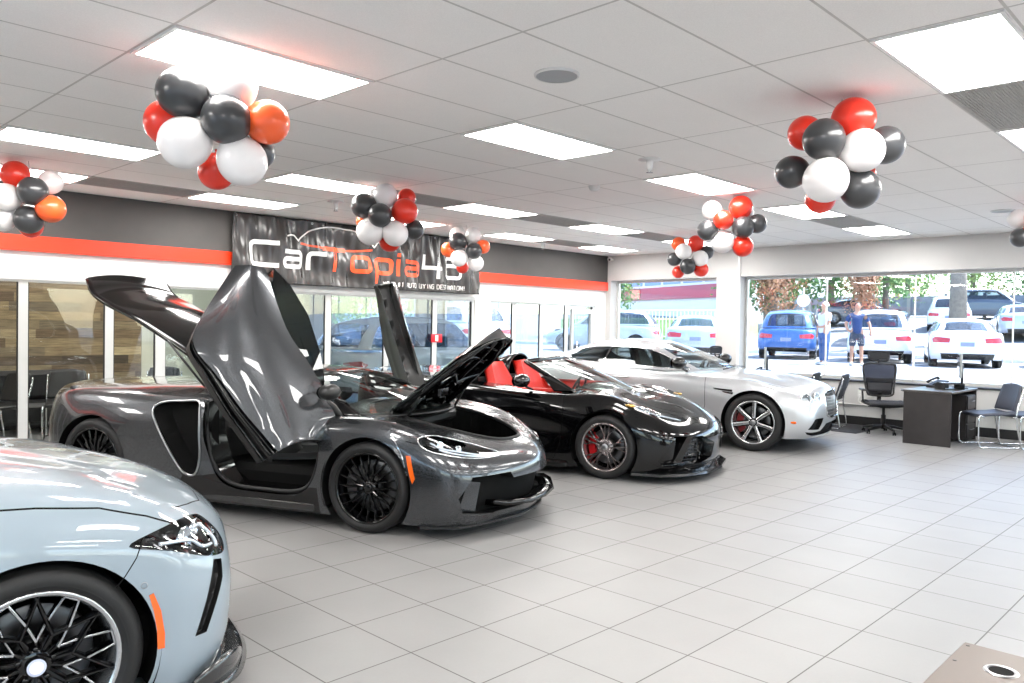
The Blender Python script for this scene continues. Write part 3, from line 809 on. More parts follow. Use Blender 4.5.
    gh.extract('windscreen', ['ws'], M['wsglass'], root)
    gh.bm.free()
    for sg in (-1, 1):
        mb = MB(); mb.tube([(.0, .18*sg+.02, .865), (-.12, .30*sg, .875), (.02, .60*sg, .85)], .009, 6); mb.build('wiper', M['black'], root)
    mb = MB(); mb.grid(lambda u, v: (.20-.12*v-1.0*(2*u-1)**2*.30, .70*(2*u-1), .835+.012*v), 24, 3); solidify(mb.build('cowl_panel', M['black'], root), .015)
    # front lid raised
    hx, hz, an = -.12, .86, R(41.5); L = 1.03
    ca, sa = math.cos(an), math.sin(an)
    lid = thing_part('front_lid', root)
    def half(t):
        if t < .12: return .50+.05*t/.12
        if t < .6: return .55-.10*((t-.12)/.48)
        u = (t-.6)/.4; return .45*math.sqrt(max(0, 1-u**2.3))
    def lf(u, v, off=0.0):
        t = v; a_ = (2*u-1); y = a_*half(t); drop_ = (.055+.04*t)*a_*a_+.10*max(0, t-.6)**1.5
        x_, z_ = t*L, -drop_-off
        return (hx+x_*ca-z_*sa, y, hz+x_*sa+z_*ca)
    mb = MB(); mb.grid(lambda u, v: lf(u, v), 26, 34)
    o = mb.build('front_lid', M['p_grey'], root, label='raised front lid'); me_root = o
    bpy.data.objects.remove(lid)
    ub = MB(); ub.grid(lambda u, v: lf(.5+(u-.5)*.93, .005+v*.965, .020), 26, 34)
    e0 = [lf(0, i/40) for i in range(41)]+[lf(1, i/40) for i in range(40, -1, -1)]
    ub.tube([(p[0]+.014*sa, p[1]*.93, p[2]-.014*ca) for p in e0], .010, 6)
    for s_ in (-1, 1):
        ub.tube([lf(.5+.42*s_*k_, v_, .045) for v_, k_ in ((.02, 1), (.2, 1), (.45, .98), (.7, .92), (.88, .72), (.95, .3))], .030, 8)
        ub.tube([lf(.5+.22*s_*k_, v_, .05) for v_, k_ in ((.03, 1.2), (.25, 1), (.5, .9), (.75, .8), (.9, .5))], .022, 8)
        ub.tube([lf(.5+.40*s_, .05, .05), lf(.5+.20*s_, .22, .06), lf(.5, .12, .05)], .022, 8)
        ub.tube([lf(.5+.40*s_, .50, .05), lf(.5+.18*s_, .36, .06), lf(.5, .46, .05)], .026, 8)
        for i in range(6):
            v_ = .12+i*.11; p0 = lf(.5+.43*s_, v_, .03); p1 = lf(.5+.33*s_, v_+.09, .04); p2 = lf(.5+.43*s_, v_+.09, .03)
            ub.tube([p0, p1, p2], .012, 6)
    ub.tube([lf(.15+.7*k/10, .62+.05*math.sin(k/10*math.pi), .05) for k in range(11)], .024, 8)
    ub.tube([lf(.15+.7*k/10, .80, .05) for k in range(11)], .020, 8)
    ub.box((hx+.35*ca-.05, -.09, hz+.35*sa-.16), (hx+.35*ca+.05, .09, hz+.35*sa-.06), 0, .02)
    ub.build('lid_liner', M['gblack'], o)
    for sg in (-1, 1):
        mb = MB(); mb.tube([(.05, .44*sg, .76), (hx+.45*ca+.02, .44*sg, hz+.45*sa-.08)], [.012, .008], 8); mb.tube([(hx, .46*sg, .84), (hx+.12, .47*sg, .80), (.08, .47*sg, .72)], .018, 6); mb.build('gas_strut', M['black'], root)
    # engine/bay hardware under lid
    mb = MB()
    for x_, y_, r_ in ((-.02, -.30, .05), (-.04, .28, .06), (-.02, 0, .04)): mb.lathe([(0, .86), (r_*.8, .86), (r_, .85), (r_, .78)], 16, 'z', (x_, y_, 0))
    mb.box((.02, -.42, .72), (.12, .42, .80), 0, .02); mb.build('bay_hardware', M['black'], root)
    # doors: a panel raised and leaning out, both sides
    def door(sg):
        Ls = [(-.633,-1.297,.539),(-.748,-1.362,.733),(-.856,-1.423,.911),(-.982,-1.482,1.158),(-1.075,-1.528,1.333),(-1.081,-1.493,1.438),(-1.07,-1.437,1.545),(-1.044,-1.347,1.691),(-.987,-1.172,1.957)]
        Rs = [(-.378,-.931,.665),(-.355,-.87,.76),(-.343,-.818,.843),(-.400,-.837,.971),(-.452,-.854,1.091),(-.545,-.90,1.265),(-.656,-.967,1.46),(-.758,-.990,1.705),(-.843,-.998,1.946)]
        nn = Vector((.75, -.61, .24)).normalized()
        def ev(P, t):
            t = min(max(t, 0), 1); i = min(int(t*8), 7); f_ = t*8-i
            q = [Vector(P[max(i-1, 0)]), Vector(P[i]), Vector(P[i+1]), Vector(P[min(i+2, 8)])]
            return .5*((2*q[1])+(-q[0]+q[2])*f_+(2*q[0]-5*q[1]+4*q[2]-q[3])*f_**2+(-q[0]+3*q[1]-3*q[2]+q[3])*f_**3)
        def sk(u, v, off=0.0):
            p = ev(Ls, v).lerp(ev(Rs, v), u)
            e = max(0, min(1, u)); bul = .05*math.sin(math.pi*e)-.007*math.exp(-((u-.24-.10*v)/.08)**2)*math.sin(math.pi*min(1, v*1.15))
            if v < .16: p = p+Vector((0, 0, 1))*(.05*math.sin(math.pi*e)*(1-v/.16)**1.5)
            if v > .93: bul -= .015*((v-.93)/.07)**2
            p = p+nn*(bul-off); return (p.x, -p.y*sg, p.z)
        def bw(v): return max(0.0, .24*(1-v/.62))
        mb = MB(); mb.grid(lambda u, v: sk(bw(v)+(1-bw(v))*u, v), 40, 48); o_ = mb.build('door', M['p_grey'], root, label='raised door panel')
        sb = MB(); sb.grid(lambda u, v: sk(bw(v*.6)*u, v*.6, -.004+.03*math.sin(u*math.pi*3)), 10, 24); sb.build('door_sill', M['gblack'], o_)
        ib = MB()
        ib.grid(lambda u, v: sk(u, v, .15+.03*math.sin(math.pi*u)), 20, 20)
        for (u0, v0, u1, v1) in ((0, 0, 0, 1), (0, 1, 1, 1), (1, 1, 1, 0), (1, 0, 0, 0)):
            ib.grid(lambda s_, t: sk(u0+(u1-u0)*s_, v0+(v1-v0)*s_, .002+t*.148), 30, 3)
        ib.build('door_lining', M['black'], o_)
        GL = [(-.80,-1.0,1.90),(-.803,-.944,1.957),(-.701,-.87,1.824),(-.578,-.809,1.597),(-.476,-.795,1.316),(-.42,-.809,1.105),(-.42,-.83,1.06)]
        GR = [(-.86,-1.02,1.86),(-.84,-1.0,1.84),(-.78,-.985,1.72),(-.70,-.965,1.54),(-.60,-.92,1.34),(-.50,-.87,1.16),(-.45,-.85,1.08)]
        gb = MB(); n = len(GL); of = nn*-.05
        gb.add([(x+of.x, -(y+of.y)*sg, z) for x, y, z in GL]+[(x+of.x, -(y+of.y)*sg, z) for x, y, z in GR], [(i, i+1, n+i+1, n+i) for i in range(n-1)])
        solidify(gb.build('door_window', M['dglass'], o_), .004)
        mirror(root, -.30, .97, 1.03, sg, 'black', .85, True)
        hb = MB(); hb.tube([(-.30, .78*sg, .80), (-.36, .80*sg, .90), (-.46, .86*sg, 1.0)], [.03, .024, .02], 8); hb.build('door_hinge', M['black'], root)
    for sg in (-1, 1): door(sg)
    # rear hatch raised
    ET = [(0,.98),(.26,1.20),(.45,1.375),(.63,1.53),(.82,1.655),(.93,1.745),(.98,1.82),(1,1.90)]
    def hatch(u, v, off=0):
        a_ = 2*u-1; x = -1.42-1.80*v
        ze = float(np.interp(v, [p[0] for p in ET], [p[1] for p in ET]))
        wv = .60-.05*v-.06*max(0, (v-.8)/.2)**2; z = ze+(.15*(1-v)**1.2+.05)*(1-a_*a_)
        return (x-.04*(1-a_*a_)*v, a_*wv, z-off)
    mb = MB()
    mb.grid(lambda u, v: hatch(u, v), 24, 30, smooth=True); hb = mb.build('rear_hatch', M['gblack'], root, label='raised rear hatch'); solidify(hb, .03)
    mb = MB()
    mb.grid(lambda u, v: hatch(.5+(u-.5)*.74*math.sqrt(max(0, 1-(2*v-1)**8)), .10+v*.72, .034), 20, 26); mb.build('hatch_glass', M['gblack'], hb)
    mb = MB(); mb.tube([hatch(.5+.37*math.sin(t), .46-.36*math.cos(t), .036) for t in [2*math.pi*k/40 for k in range(40)]], .014, 6, closed=True); mb.build('rim_highlight', M['satin'], hb)  # bright ring stands in for the highlight around the hatch glass
    for sg in (-1, 1):
        mb = MB(); mb.tube([(-1.75, .60*sg, .98), (-2.15, .60*sg, 1.36)], .01, 6); mb.build('gas_strut', M['black'], root)
    mb = MB(); mb.tube([(-3.02-.0*sg_, .80*sg_, .93+.0*sg_) for sg_ in (1, .5, 0, -.5, -1)], .02, 8); mb.build('tail_spoiler', M['p_grey'], root)
    # badge on nose
    return root
def thing_part(n, root): return thing(n)
# ------------------------------------------------------------------ black convertible with red seats
def build_black_convertible():
    loc, a = car_origin((6.41, 4.89), -73, .94)
    root = thing('sports_convertible', loc, a, 'glossy black open-top sports car with red seats', 'car')
    T = [
     [(.88,0,.10),(.93,0,.20),(.94,0,.32),(.955,0,.43),(.94,0,.50),(.83,0,.62),(.50,0,.76),(.02,0,.84)],
     [(.81,.42,.10),(.86,.44,.20),(.87,.45,.32),(.88,.45,.44),(.85,.44,.52),(.72,.38,.64),(.42,.26,.78),(-.04,0,.845)],
     [(.62,.80,.10),(.68,.84,.20),(.70,.85,.34),(.69,.83,.49),(.62,.76,.60),(.49,.58,.68),(.25,.36,.775),(-.16,0,.85)],
     [(.38,.92,.10),(.40,.94,.22),(.40,.945,.38),(.39,.93,.56),(.36,.86,.71),(.30,.66,.735),(.12,.40,.78),(-.25,0,.855)],
     [(0,.93,.10),(0,.95,.24),(0,.955,.40),(0,.95,.62),(0,.87,.835),(-.02,.68,.83),(-.12,.42,.80),(-.38,0,.86)],
     [(-.42,.92,.10),(-.42,.93,.24),(-.44,.92,.40),(-.45,.935,.62),(-.45,.87,.82),(-.48,.70,.84),(-.52,.42,.83),(-.65,0,.86)],
     [(-1.0,.93,.10),(-1.0,.935,.24),(-1.0,.87,.42),(-1.0,.91,.64),(-1.0,.87,.82),(-1.0,.74,.86),(-1.0,.42,.87),(-1.0,0,.87)],
     [(-1.7,.94,.10),(-1.7,.95,.26),(-1.7,.93,.44),(-1.7,.95,.68),(-1.7,.88,.87),(-1.7,.74,.90),(-1.7,.42,.92),(-1.7,0,.92)],
     [(-2.6,.95,.12),(-2.6,.965,.28),(-2.6,.975,.48),(-2.6,.965,.70),(-2.6,.88,.91),(-2.6,.70,.95),(-2.6,.42,.96),(-2.6,0,.96)],
     [(-3.0,.90,.2),(-3.05,.92,.34),(-3.1,.92,.52),(-3.1,.92,.74),(-3.08,.84,.95),(-3.0,.66,.98),(-2.95,.4,.98),(-2.92,0,.98)],
     [(-3.15,.5,.2),(-3.2,.52,.34),(-3.25,.52,.52),(-3.25,.52,.76),(-3.22,.5,.98),(-3.12,.4,.985),(-3.05,.25,.985),(-3.0,0,.985)],
     [(-3.18,0,.2),(-3.23,0,.34),(-3.28,0,.52),(-3.28,0,.76),(-3.25,0,.985),(-3.15,0,.99),(-3.1,0,.99),(-3.05,0,.99)]]
    # hood dome between the crests
    for i, dz in ((1, .0), (2, .02), (3, .05), (4, .06), (5, .02)):
        for j in (6, 7):
            p = T[i][j]; T[i][j] = (p[0], p[1], p[2]+dz)
    T[0][6] = (.50, 0, .80); T[0][7] = (.02, 0, .865)
    sh = Shell(rows(T), 7)
    Rt = .325; WB = -2.6
    sh.carve('hole', circ(0, Rt, .36), 'side', lambda c, f: abs(c.y) > .6 and c.z < .8)
    sh.carve('hole', circ(WB, .35, .39), 'side', lambda c, f: abs(c.y) > .6 and c.z < .85)
    sh.carve('hole', [(-.55,-.66),(-.55,.66),(-1.75,.66),(-1.75,-.66)], 'top', lambda c, f: c.z > .7, sides=(1,))
    HL = csm([(-.50,.80),(-.42,.795),(-.25,.74),(.0,.675),(.17,.615),(.10,.60),(-.10,.625),(-.27,.675),(-.42,.74)], 3)
    sh.carve('lamp', HL, 'diag', lambda c, f: c.x > .1)
    sh.carve('intake', [(-.25,.235),(-.10,.475),(.30,.455),(.55,.36),(.50,.22),(.30,.175),(-.2,.175)], 'diag', lambda c, f: c.x > .3)
    sh.carve('duct', [(-1.95,.80),(-1.75,.84),(-1.60,.62),(-1.72,.36),(-1.9,.40)], 'side', lambda c, f: abs(c.y) > .6)
    sh.line([(-.47,.84),(-.46,.60),(-.50,.30),(-.56,.16)], .006, 'side', cond=lambda c, f: abs(c.y) > .6)
    sh.line([(.02,.60),(.40,.52),(.72,.40),(.88,.22),(.90,0)], .006, 'top', cond=lambda c, f: c.z > .45)
    sh.extract('body', ['body', 'seam'], [M['p_black'], M['dark']], root)
    lamp(sh, 'lamp', root, None, [csm([(-.40,.755),(-.25,.705),(-.05,.655),(.10,.62)], 4, False)], proj=[((.40, .80, .68), .026), ((.50, .73, .655), .022)], label='headlight with an amber edge')
    for sg in (-1, 1):
        mb = MB(); mb.ball((.245, .875*sg, .755), (.06, .02, .018), 12, 8); mb.build('turn_reflector', M['amberbulb'], root)
    sh.extract('front_intake', ['intake'], M['gblack'], root, sink=((-1, .1, 0), .12))
    sh.extract_lr('side_intake', ['duct'], M['dark'], root, sink=((.4, -.5, 0), .12))
    bvh = sh.bvh
    sh.bm.free()
    for sg in (-1, 1):      # slanted vane and honeycomb mesh in each intake
        mb = MB()
        mb.add([(.66, .74*sg, .20), (.72, .66*sg, .20), (.82, .60*sg, .46), (.78, .66*sg, .47), (.60, .70*sg, .20), (.66, .62*sg, .20), (.76, .56*sg, .46), (.72, .62*sg, .47)], [(0, 1, 2, 3), (7, 6, 5, 4), (0, 4, 5, 1), (1, 5, 6, 2), (2, 6, 7, 3), (3, 7, 4, 0)])
        mb.build('intake_vane', M['p_black'], root)
        mb = MB()
        for i in range(7):
            z_ = .22+i*.034; mb.tube([(.54, .82*sg, z_), (.66, .70*sg, z_), (.82, .45*sg, z_)], .005, 4)
        for i in range(9):
            t = i/8; mb.tube([(.54+.28*t, (.82-.37*t)*sg, .20), (.54+.28*t, (.82-.37*t)*sg, .44)], .004, 4)
        mb.build('intake_mesh', M['black'], root)
        arch_liner('wheel_arch_liner', root, 0, .37, .94, .55, sg, Rt); arch_liner('wheel_arch_liner', root, WB, .40, .955, .55, sg, .35)
        wheel(root, 0, .94, Rt, sg, Rt, .245, 'c8', .25, 0, 'p_wheel_c8', 'p_wheel_c8', caliper='cal_red')
        wheel(root, WB, .955, .35, sg, .35, .262, 'c8', .30, 0, 'p_wheel_c8', 'p_wheel_c8', caliper='cal_red')
        mirror(root, -.93, .98, .96, sg, 'p_black', 1.0)
        mb = MB(); mb.box((-2.0, .78*sg, .08), (-.40, .955*sg, .15), 0, .02); mb.build('side_skirt', M['gblack'], root)
    mb = MB(); pts = [(.30, .97), (.58, .92), (.78, .74), (.93, .45), (.98, 0)]; pts = pts+[(x, -y) for x, y in pts[:-1][::-1]]
    n = len(pts); vs = []
    for x, y in pts: vs += [(x-.12, y*.86, .11), (x+.0, y*.99, .10), (x+.005, y, .078), (x-.12, y*.86, .085)]
    mb.add(vs, [(4*i+j, 4*i+(j+1) % 4, 4*i+4+(j+1) % 4, 4*i+4+j) for i in range(n-1) for j in range(4)]); mb.build('front_splitter', M['carbon'], root)
    # hood ridges and centre grille bar
    for sg in (-1, 1):
        mb = MB(); P = []
        for i in range(14):
            t = i/13; x = .0+.80*t; y = (.44-.20*t)*sg; h = bvh.ray_cast(Vector((x, y, 2)), Vector((0, 0, -1)))[0]
            P.append((x, y, h.z-.004 if h else .8))
        mb.tube(P, [.014*math.sin(math.pi*(i+.5)/14)+.002 for i in range(14)], 8, flat=.7); mb.build('hood_crease', M['p_black'], root)
    underbody(root, -3.1, .45, .95, .11, .40)
    mb = MB(); mb.box((-1.7, -.70, .16), (-.5, .70, .24)); mb.box((-1.80, -.72, .2), (-1.68, .72, .93), 0, .04); mb.box((-1.55, -.10, .24), (-.6, .10, .62), 0, .04)
    mb.box((-.62, -.70, .24), (-.52, .70, .72), 0, .03); mb.build('cabin_tub', M['alcan'], root)
    for sg in (-1, 1):
        seat(root, -1.30, .38*sg, 'red_leather', 'red_leather', .34, 1.06, hd=False, z0=.28)
        mb = MB(); mb.grid(lambda u, v: (-.56-1.16*u, (.70+.06*v)*sg, .865-.20*(1-v)), 12, 4); solidify(mb.build('door_card', M['red_leather'], root), .03)
        mb = MB()     # roll hoop cowl behind the seats
        mb.grid(lambda u, v: (-1.62-.75*v, (.38+.30*math.cos(math.pi*u))*sg, .88+(.30*math.sin(math.pi*u)**.6)*(1-v**1.4)+.02), 16, 10)
        solidify(mb.build('rear_cowl', M['gblack'], root), .02)
    mb = MB(); mb.grid(lambda u, v: (-.48-.28*math.sin(v*1.6), -.74+1.48*u, .76+.10*math.cos(v*2.2)), 20, 8); mb.build('dashboard', M['leather'], root)
    steering(root, -.82, .36, .80)
    G = [
     [(-.05,0,.86),(-.45,0,1.0),(-.98,0,1.165),(-1.04,0,1.185),(-1.10,0,1.18)],
     [(-.13,.40,.855),(-.50,.37,1.0),(-1.0,.34,1.16),(-1.05,.33,1.18),(-1.11,.32,1.175)],
     [(-.42,.72,.84),(-.72,.655,.98),(-1.08,.55,1.14),(-1.11,.53,1.165),(-1.14,.50,1.165)]]
    # open windscreen frame built directly
    P = [[Vector(q) for q in st] for st in G]
    full = [[Vector((v.x, -v.y, v.z)) for v in st] for st in P[:0:-1]]+P
    A = np.array([[v[:] for v in st[:3]] for st in full])
    A = spline(A, 8, 2*A[0]-A[1], 2*A[-1]-A[-2]).transpose(1, 0, 2); A = spline(A, 8, 2*A[0]-A[1], 2*A[-1]-A[-2])
    mb = MB(); J_, U_ = A.shape[:2]
    mb.add([tuple(A[j, u]) for j in range(J_) for u in range(U_)], [(j*U_+u, j*U_+u+1, (j+1)*U_+u+1, (j+1)*U_+u) for j in range(J_-1) for u in range(U_-1)], 0, True)
    mb.build('windscreen', M['wsglass'], root)
    mb = MB(); e = [A[j, 0] for j in range(J_)]; f_ = [A[-1, u] for u in range(U_)]; g_ = [A[j, -1] for j in range(J_-1, -1, -1)]
    mb.tube([tuple(p) for p in e+f_[1:-1]+g_], .028, 8); mb.build('windscreen_frame', M['p_black'], root)
    for sg in (-1, 1):
        mb = MB(); mb.add([(-.42, .76*sg, .845), (-.62, .80*sg, .85), (-.80, .72*sg, .99), (-.72, .68*sg, .98)], [(0, 1, 2, 3)]); solidify(mb.build('quarter_panel', M['p_black'], root), .02)
    # small crest on the wheel centre
    return root

# ------------------------------------------------------------------ silver grand tourer coupe
def build_silver_coupe():
    loc, a = car_origin((9.31, 4.77), -78, .95)
    root = thing('coupe', loc, a, 'silver two-door coupe with a long bonnet, nearest the big window', 'car')
    T = [
     [(.73,0,.19),(.79,0,.28),(.81,0,.40),(.81,0,.54),(.79,0,.70),(.73,0,.80),(.50,0,.90),(-.10,0,.985)],
     [(.68,.42,.19),(.74,.43,.28),(.755,.44,.40),(.75,.44,.54),(.72,.43,.69),(.66,.40,.785),(.45,.26,.885),(-.15,0,.985)],
     [(.58,.78,.19),(.64,.82,.28),(.66,.84,.41),(.64,.83,.56),(.57,.79,.71),(.46,.70,.80),(.22,.42,.90),(-.25,0,.99)],
     [(.38,.92,.19),(.40,.945,.29),(.41,.95,.44),(.39,.945,.62),(.35,.89,.79),(.22,.76,.855),(.05,.45,.93),(-.38,0,.995)],
     [(0,.93,.19),(0,.955,.30),(0,.965,.48),(0,.96,.70),(-.02,.90,.87),(-.06,.76,.90),(-.15,.46,.95),(-.50,0,.998)],
     [(-.45,.92,.18),(-.45,.94,.30),(-.45,.945,.50),(-.45,.945,.72),(-.45,.90,.89),(-.45,.77,.92),(-.45,.46,.965),(-.65,0,1.0)],
     [(-1.2,.92,.18),(-1.2,.935,.30),(-1.2,.935,.50),(-1.2,.945,.72),(-1.2,.91,.92),(-1.2,.80,.96),(-1.2,.46,.97),(-1.2,0,.98)],
     [(-2.0,.93,.18),(-2.0,.945,.30),(-2.0,.945,.50),(-2.0,.955,.73),(-2.0,.92,.95),(-2.0,.80,1.0),(-2.0,.46,1.0),(-2.0,0,1.0)],
     [(-2.66,.95,.18),(-2.66,.97,.32),(-2.66,.98,.52),(-2.66,.975,.74),(-2.66,.92,.99),(-2.66,.79,1.03),(-2.66,.46,1.03),(-2.66,0,1.03)],
     [(-3.4,.86,.24),(-3.45,.89,.36),(-3.48,.90,.54),(-3.48,.88,.74),(-3.45,.82,.94),(-3.38,.70,1.0),(-3.3,.42,1.02),(-3.25,0,1.03)],
     [(-3.72,.45,.24),(-3.78,.47,.36),(-3.82,.48,.54),(-3.82,.47,.74),(-3.80,.45,.96),(-3.70,.38,1.0),(-3.6,.25,1.01),(-3.5,0,1.02)],
     [(-3.78,0,.24),(-3.84,0,.36),(-3.88,0,.54),(-3.88,0,.74),(-3.86,0,.97),(-3.76,0,1.0),(-3.66,0,1.01),(-3.56,0,1.02)]]
    sh = Shell(rows(T), 7)
    Rt = .365; WB = -2.64
    sh.carve('hole', circ(0, Rt, .405), 'side', lambda c, f: abs(c.y) > .6 and c.z < .9)
    sh.carve('hole', circ(WB, Rt, .405), 'side', lambda c, f: abs(c.y) > .6 and c.z < .9)
    sh.carve('grille', [(-.34,.46),(-.37,.60),(-.33,.735),(-.20,.765),(.20,.765),(.33,.735),(.37,.60),(.34,.46),(.2,.42),(-.2,.42)], 'front', lambda c, f: c.x > .5, sides=(1,))
    sh.carve('fog', [(-.13,.315),(-.02,.435),(.02,.445),(.22,.435),(.17,.36),(.10,.30)], 'diag', lambda c, f: c.x > .3)
    sh.carve('low', [(-.16,.285),(-.05,.275),(.16,.275),(.30,.36),(.58,.38),(.58,.235),(.30,.215),(.0,.225),(-.12,.25)], 'diag', lambda c, f: c.x > .3)
    sh.line([(-.63,.94),(-.62,.55),(-.68,.25)], .006, 'side', cond=lambda c, f: abs(c.y) > .6)
    sh.line([(-2.15,1.0),(-2.22,.75),(-2.18,.55),(-2.05,.26),(-.70,.24)], .006, 'side', cond=lambda c, f: abs(c.y) > .6)
    sh.line([(-.50,.82),(.10,.80),(.42,.70),(.58,.55)], .006, 'top', cond=lambda c, f: c.z > .6)
    sh.line([(-.30,.205),(.37,.205)], .004, 'side', cond=lambda c, f: abs(c.y) > .6)
    sh.extract('body', ['body', 'seam'], [M['p_silver'], M['dark']], root)
    g = sh.extract('grille', ['grille'], M['dark'], root, sink=((-1, 0, 0), .03), label='black grille in a bright frame')
    sh.extract_lr('fog_intake', ['fog'], M['dark'], root, sink=((-1, .3, 0), .05)); sh.extract('lower_intake', ['low'], M['dark'], root, sink=((-1, .2, 0), .05))
    bv = sh.bvh; sh.bm.free()
    def surf_front(y, z): h = bv.ray_cast(Vector((3, y, z)), Vector((-1, 0, 0)))[0]; return h.x if h else .8
    mb = MB(); P = [(-.34,.46),(-.37,.60),(-.33,.735),(-.20,.765),(0,.768),(.20,.765),(.33,.735),(.37,.60),(.34,.46),(.2,.42),(-.2,.42)]
    mb.tube([(surf_front(y, z)+.004, y, z) for y, z in P], .011, 8, closed=True); mb.build('grille_surround', M['chrome'], root)
    mb = MB()
    for i in range(-8, 9):
        mb.tube([(surf_front(i*.04, z)-.012, i*.04, z) for z in (.44, .55, .66, .745)], .004, 4)
    for i in range(8): mb.tube([(surf_front(y, .45+i*.04)-.014, y, .45+i*.04) for y in (-.33, -.16, 0, .16, .33)], .004, 4)
    mb.build('grille_mesh', M['satin'], root)
    for sg in (-1, 1):
        for (y_, z_, r_) in ((.56, .675, .084), (.775, .68, .074)):
            mb = MB(); n_ = (Vector((1, .28*sg, .12)) if y_ < .7 else Vector((1, .85*sg, .12))).normalized(); q = n_.to_track_quat('Z', 'Y').to_matrix()
            h = bv.ray_cast(Vector((3, y_*sg, z_)), Vector((-1, 0, 0)))[0] if y_ < .85 else bv.ray_cast(Vector((.9, 1.6*sg, z_)), Vector((-.62, -1*sg, 0)).normalized())[0]
            c = (h if h else Vector((.6, y_*sg, z_)))-n_*.004
            prof = [(0, -.045), (r_*.3, -.042), (r_*.34, -.02), (r_*.5, -.03), (r_*.86, -.006), (r_*.88, .008), (r_*.98, .011), (r_*1.02, .004), (r_*1.03, -.02)]
            K = 28; vs = []
            for k in range(K):
                t = 2*math.pi*k/K
                for r1, h1 in prof: vs.append((c+q @ Vector((r1*math.cos(t), r1*math.sin(t), h1+.004)))[:])
            P_ = len(prof); mb.add(vs, [(k*P_+i, ((k+1) % K)*P_+i, ((k+1) % K)*P_+i+1, k*P_+i+1) for k in range(K) for i in range(P_-1)], 0, True)
            o = mb.build('headlight', M['chrome'], root)
            ib = MB(); ib.add([(c+q @ Vector((r_*.84*math.cos(2*math.pi*k/K), r_*.84*math.sin(2*math.pi*k/K), .0005)))[:] for k in range(K)]+[(c+q @ Vector((r_*.42*math.cos(2*math.pi*k/K), r_*.42*math.sin(2*math.pi*k/K), -.002)))[:] for k in range(K)], [(k, (k+1) % K, K+(k+1) % K, K+k) for k in range(K)]); ib.build('lamp_bezel', M['bowl'], o)
            lb = MB(); lb.add([(c+q @ Vector((r_*.9*math.cos(2*math.pi*k/K), r_*.9*math.sin(2*math.pi*k/K), .012)))[:] for k in range(K)]+[(c+q @ Vector((0, 0, .024)))[:]], [(k, (k+1) % K, K) for k in range(K)], 0, True); lb.build('headlight_glass', M['lens'], o)
        mb = MB(); mb.box((.43, .945*sg-.012*sg, .385), (.53, .945*sg+.004*sg, .415), 0, .012); o = mb.build('side_marker', M['amber'], root); o.rotation_euler = (0, 0, 0)
        h = bv.ray_cast(Vector((.48, 2*sg, .40)), Vector((0, -sg, 0)))[0]
        if h: o.location = (0, (abs(h.y)-.945)*sg, 0)
        mb = MB()
        for z_, x0, x1 in ((.765, -.52, -.26), (.73, -.40, -.25)):
            mb.add([(x0, .952*sg, z_+.012), (x1, .952*sg, z_), (x1-.01, .956*sg, z_-.026), (x0+.03, .956*sg, z_-.006)], [(0, 1, 2, 3)])
        solidify(mb.build('fender_vent', M['gblack'], root), .012)
        mb = MB(); mb.tube([(-1.94, .955*sg, .845), (-1.90, .985*sg, .852), (-1.74, .985*sg, .858), (-1.70, .955*sg, .86)], .012, 8, flat=.8); mb.build('door_handle', M['p_silver'], root)
        arch_liner('wheel_arch_liner', root, 0, .412, .945, .5, sg, Rt); arch_liner('wheel_arch_liner', root, WB, .412, .955, .5, sg, Rt)
        wheel(root, 0, .945, Rt, sg, Rt, .272, 'seven', .27, 0, 'gblack', 'satin_b', caliper='cal_dark')
        wheel(root, WB, .955, Rt, sg, Rt, .272, 'seven', .28, 0, 'gblack', 'satin_b', caliper='cal_dark')
        mirror(root, -.98, .99, 1.08, sg, 'gblack', 1.15)
        mb = MB(); mb.box((-2.2, .80*sg, .15), (-.45, .95*sg, .215), 0, .02); mb.build('side_skirt', M['p_silver'], root)
    underbody(root, -3.6, .50, .95, .18, .45)
    G = [
     [(-.52,0,.99),(-.92,0,1.15),(-1.40,0,1.325),(-1.58,0,1.36),(-2.0,0,1.375)],
     [(-.58,.40,.985),(-.96,.38,1.15),(-1.42,.34,1.315),(-1.60,.28,1.355),(-2.0,0,1.375)],
     [(-.80,.78,.965),(-1.10,.70,1.10),(-1.45,.58,1.285),(-1.64,.34,1.35),(-2.02,0,1.375)],
     [(-1.15,.84,.97),(-1.35,.76,1.11),(-1.62,.62,1.29),(-1.75,.36,1.36),(-2.05,0,1.376)],
     [(-2.0,.86,.99),(-2.0,.77,1.14),(-2.0,.64,1.295),(-2.02,.38,1.36),(-2.1,0,1.376)],
     [(-2.62,.86,1.02),(-2.62,.76,1.14),(-2.50,.62,1.265),(-2.40,.36,1.33),(-2.3,0,1.36)],
     [(-3.30,.72,1.02),(-3.12,.62,1.09),(-2.85,.50,1.18),(-2.65,.30,1.27),(-2.45,0,1.34)],
     [(-3.62,.40,1.01),(-3.42,.34,1.06),(-3.05,.27,1.15),(-2.75,.18,1.25),(-2.5,0,1.33)],
     [(-3.70,0,1.01),(-3.48,0,1.06),(-3.1,0,1.15),(-2.8,0,1.24),(-2.55,0,1.32)]]
    gh = Shell(rows(G), 8)
    gh.by_index('ws', lambda j, u, c: .12 < j < 1.95 and u < 1.8)
    gh.by_index('rw', lambda j, u, c: .3 < j < 2.8 and u > 6.6)
    gh.carve('sw', [(-2.74,1.165),(-2.62,1.205),(-2.42,1.24),(-2.1,1.262),(-1.75,1.262),(-1.48,1.235),(-1.30,1.18),(-1.12,1.10),(-.88,.995),(-1.3,1.0),(-2.16,1.035),(-2.56,1.06),(-2.66,1.08)], 'side', lambda c, f: abs(c.y) > .4, only=None)
    gh.line([(-2.14,1.03),(-2.08,1.27)], .02, 'side', name='bp', cond=lambda c, f: abs(c.y) > .4)
    gh.extract('roof', ['body'], M['p_silver'], root)
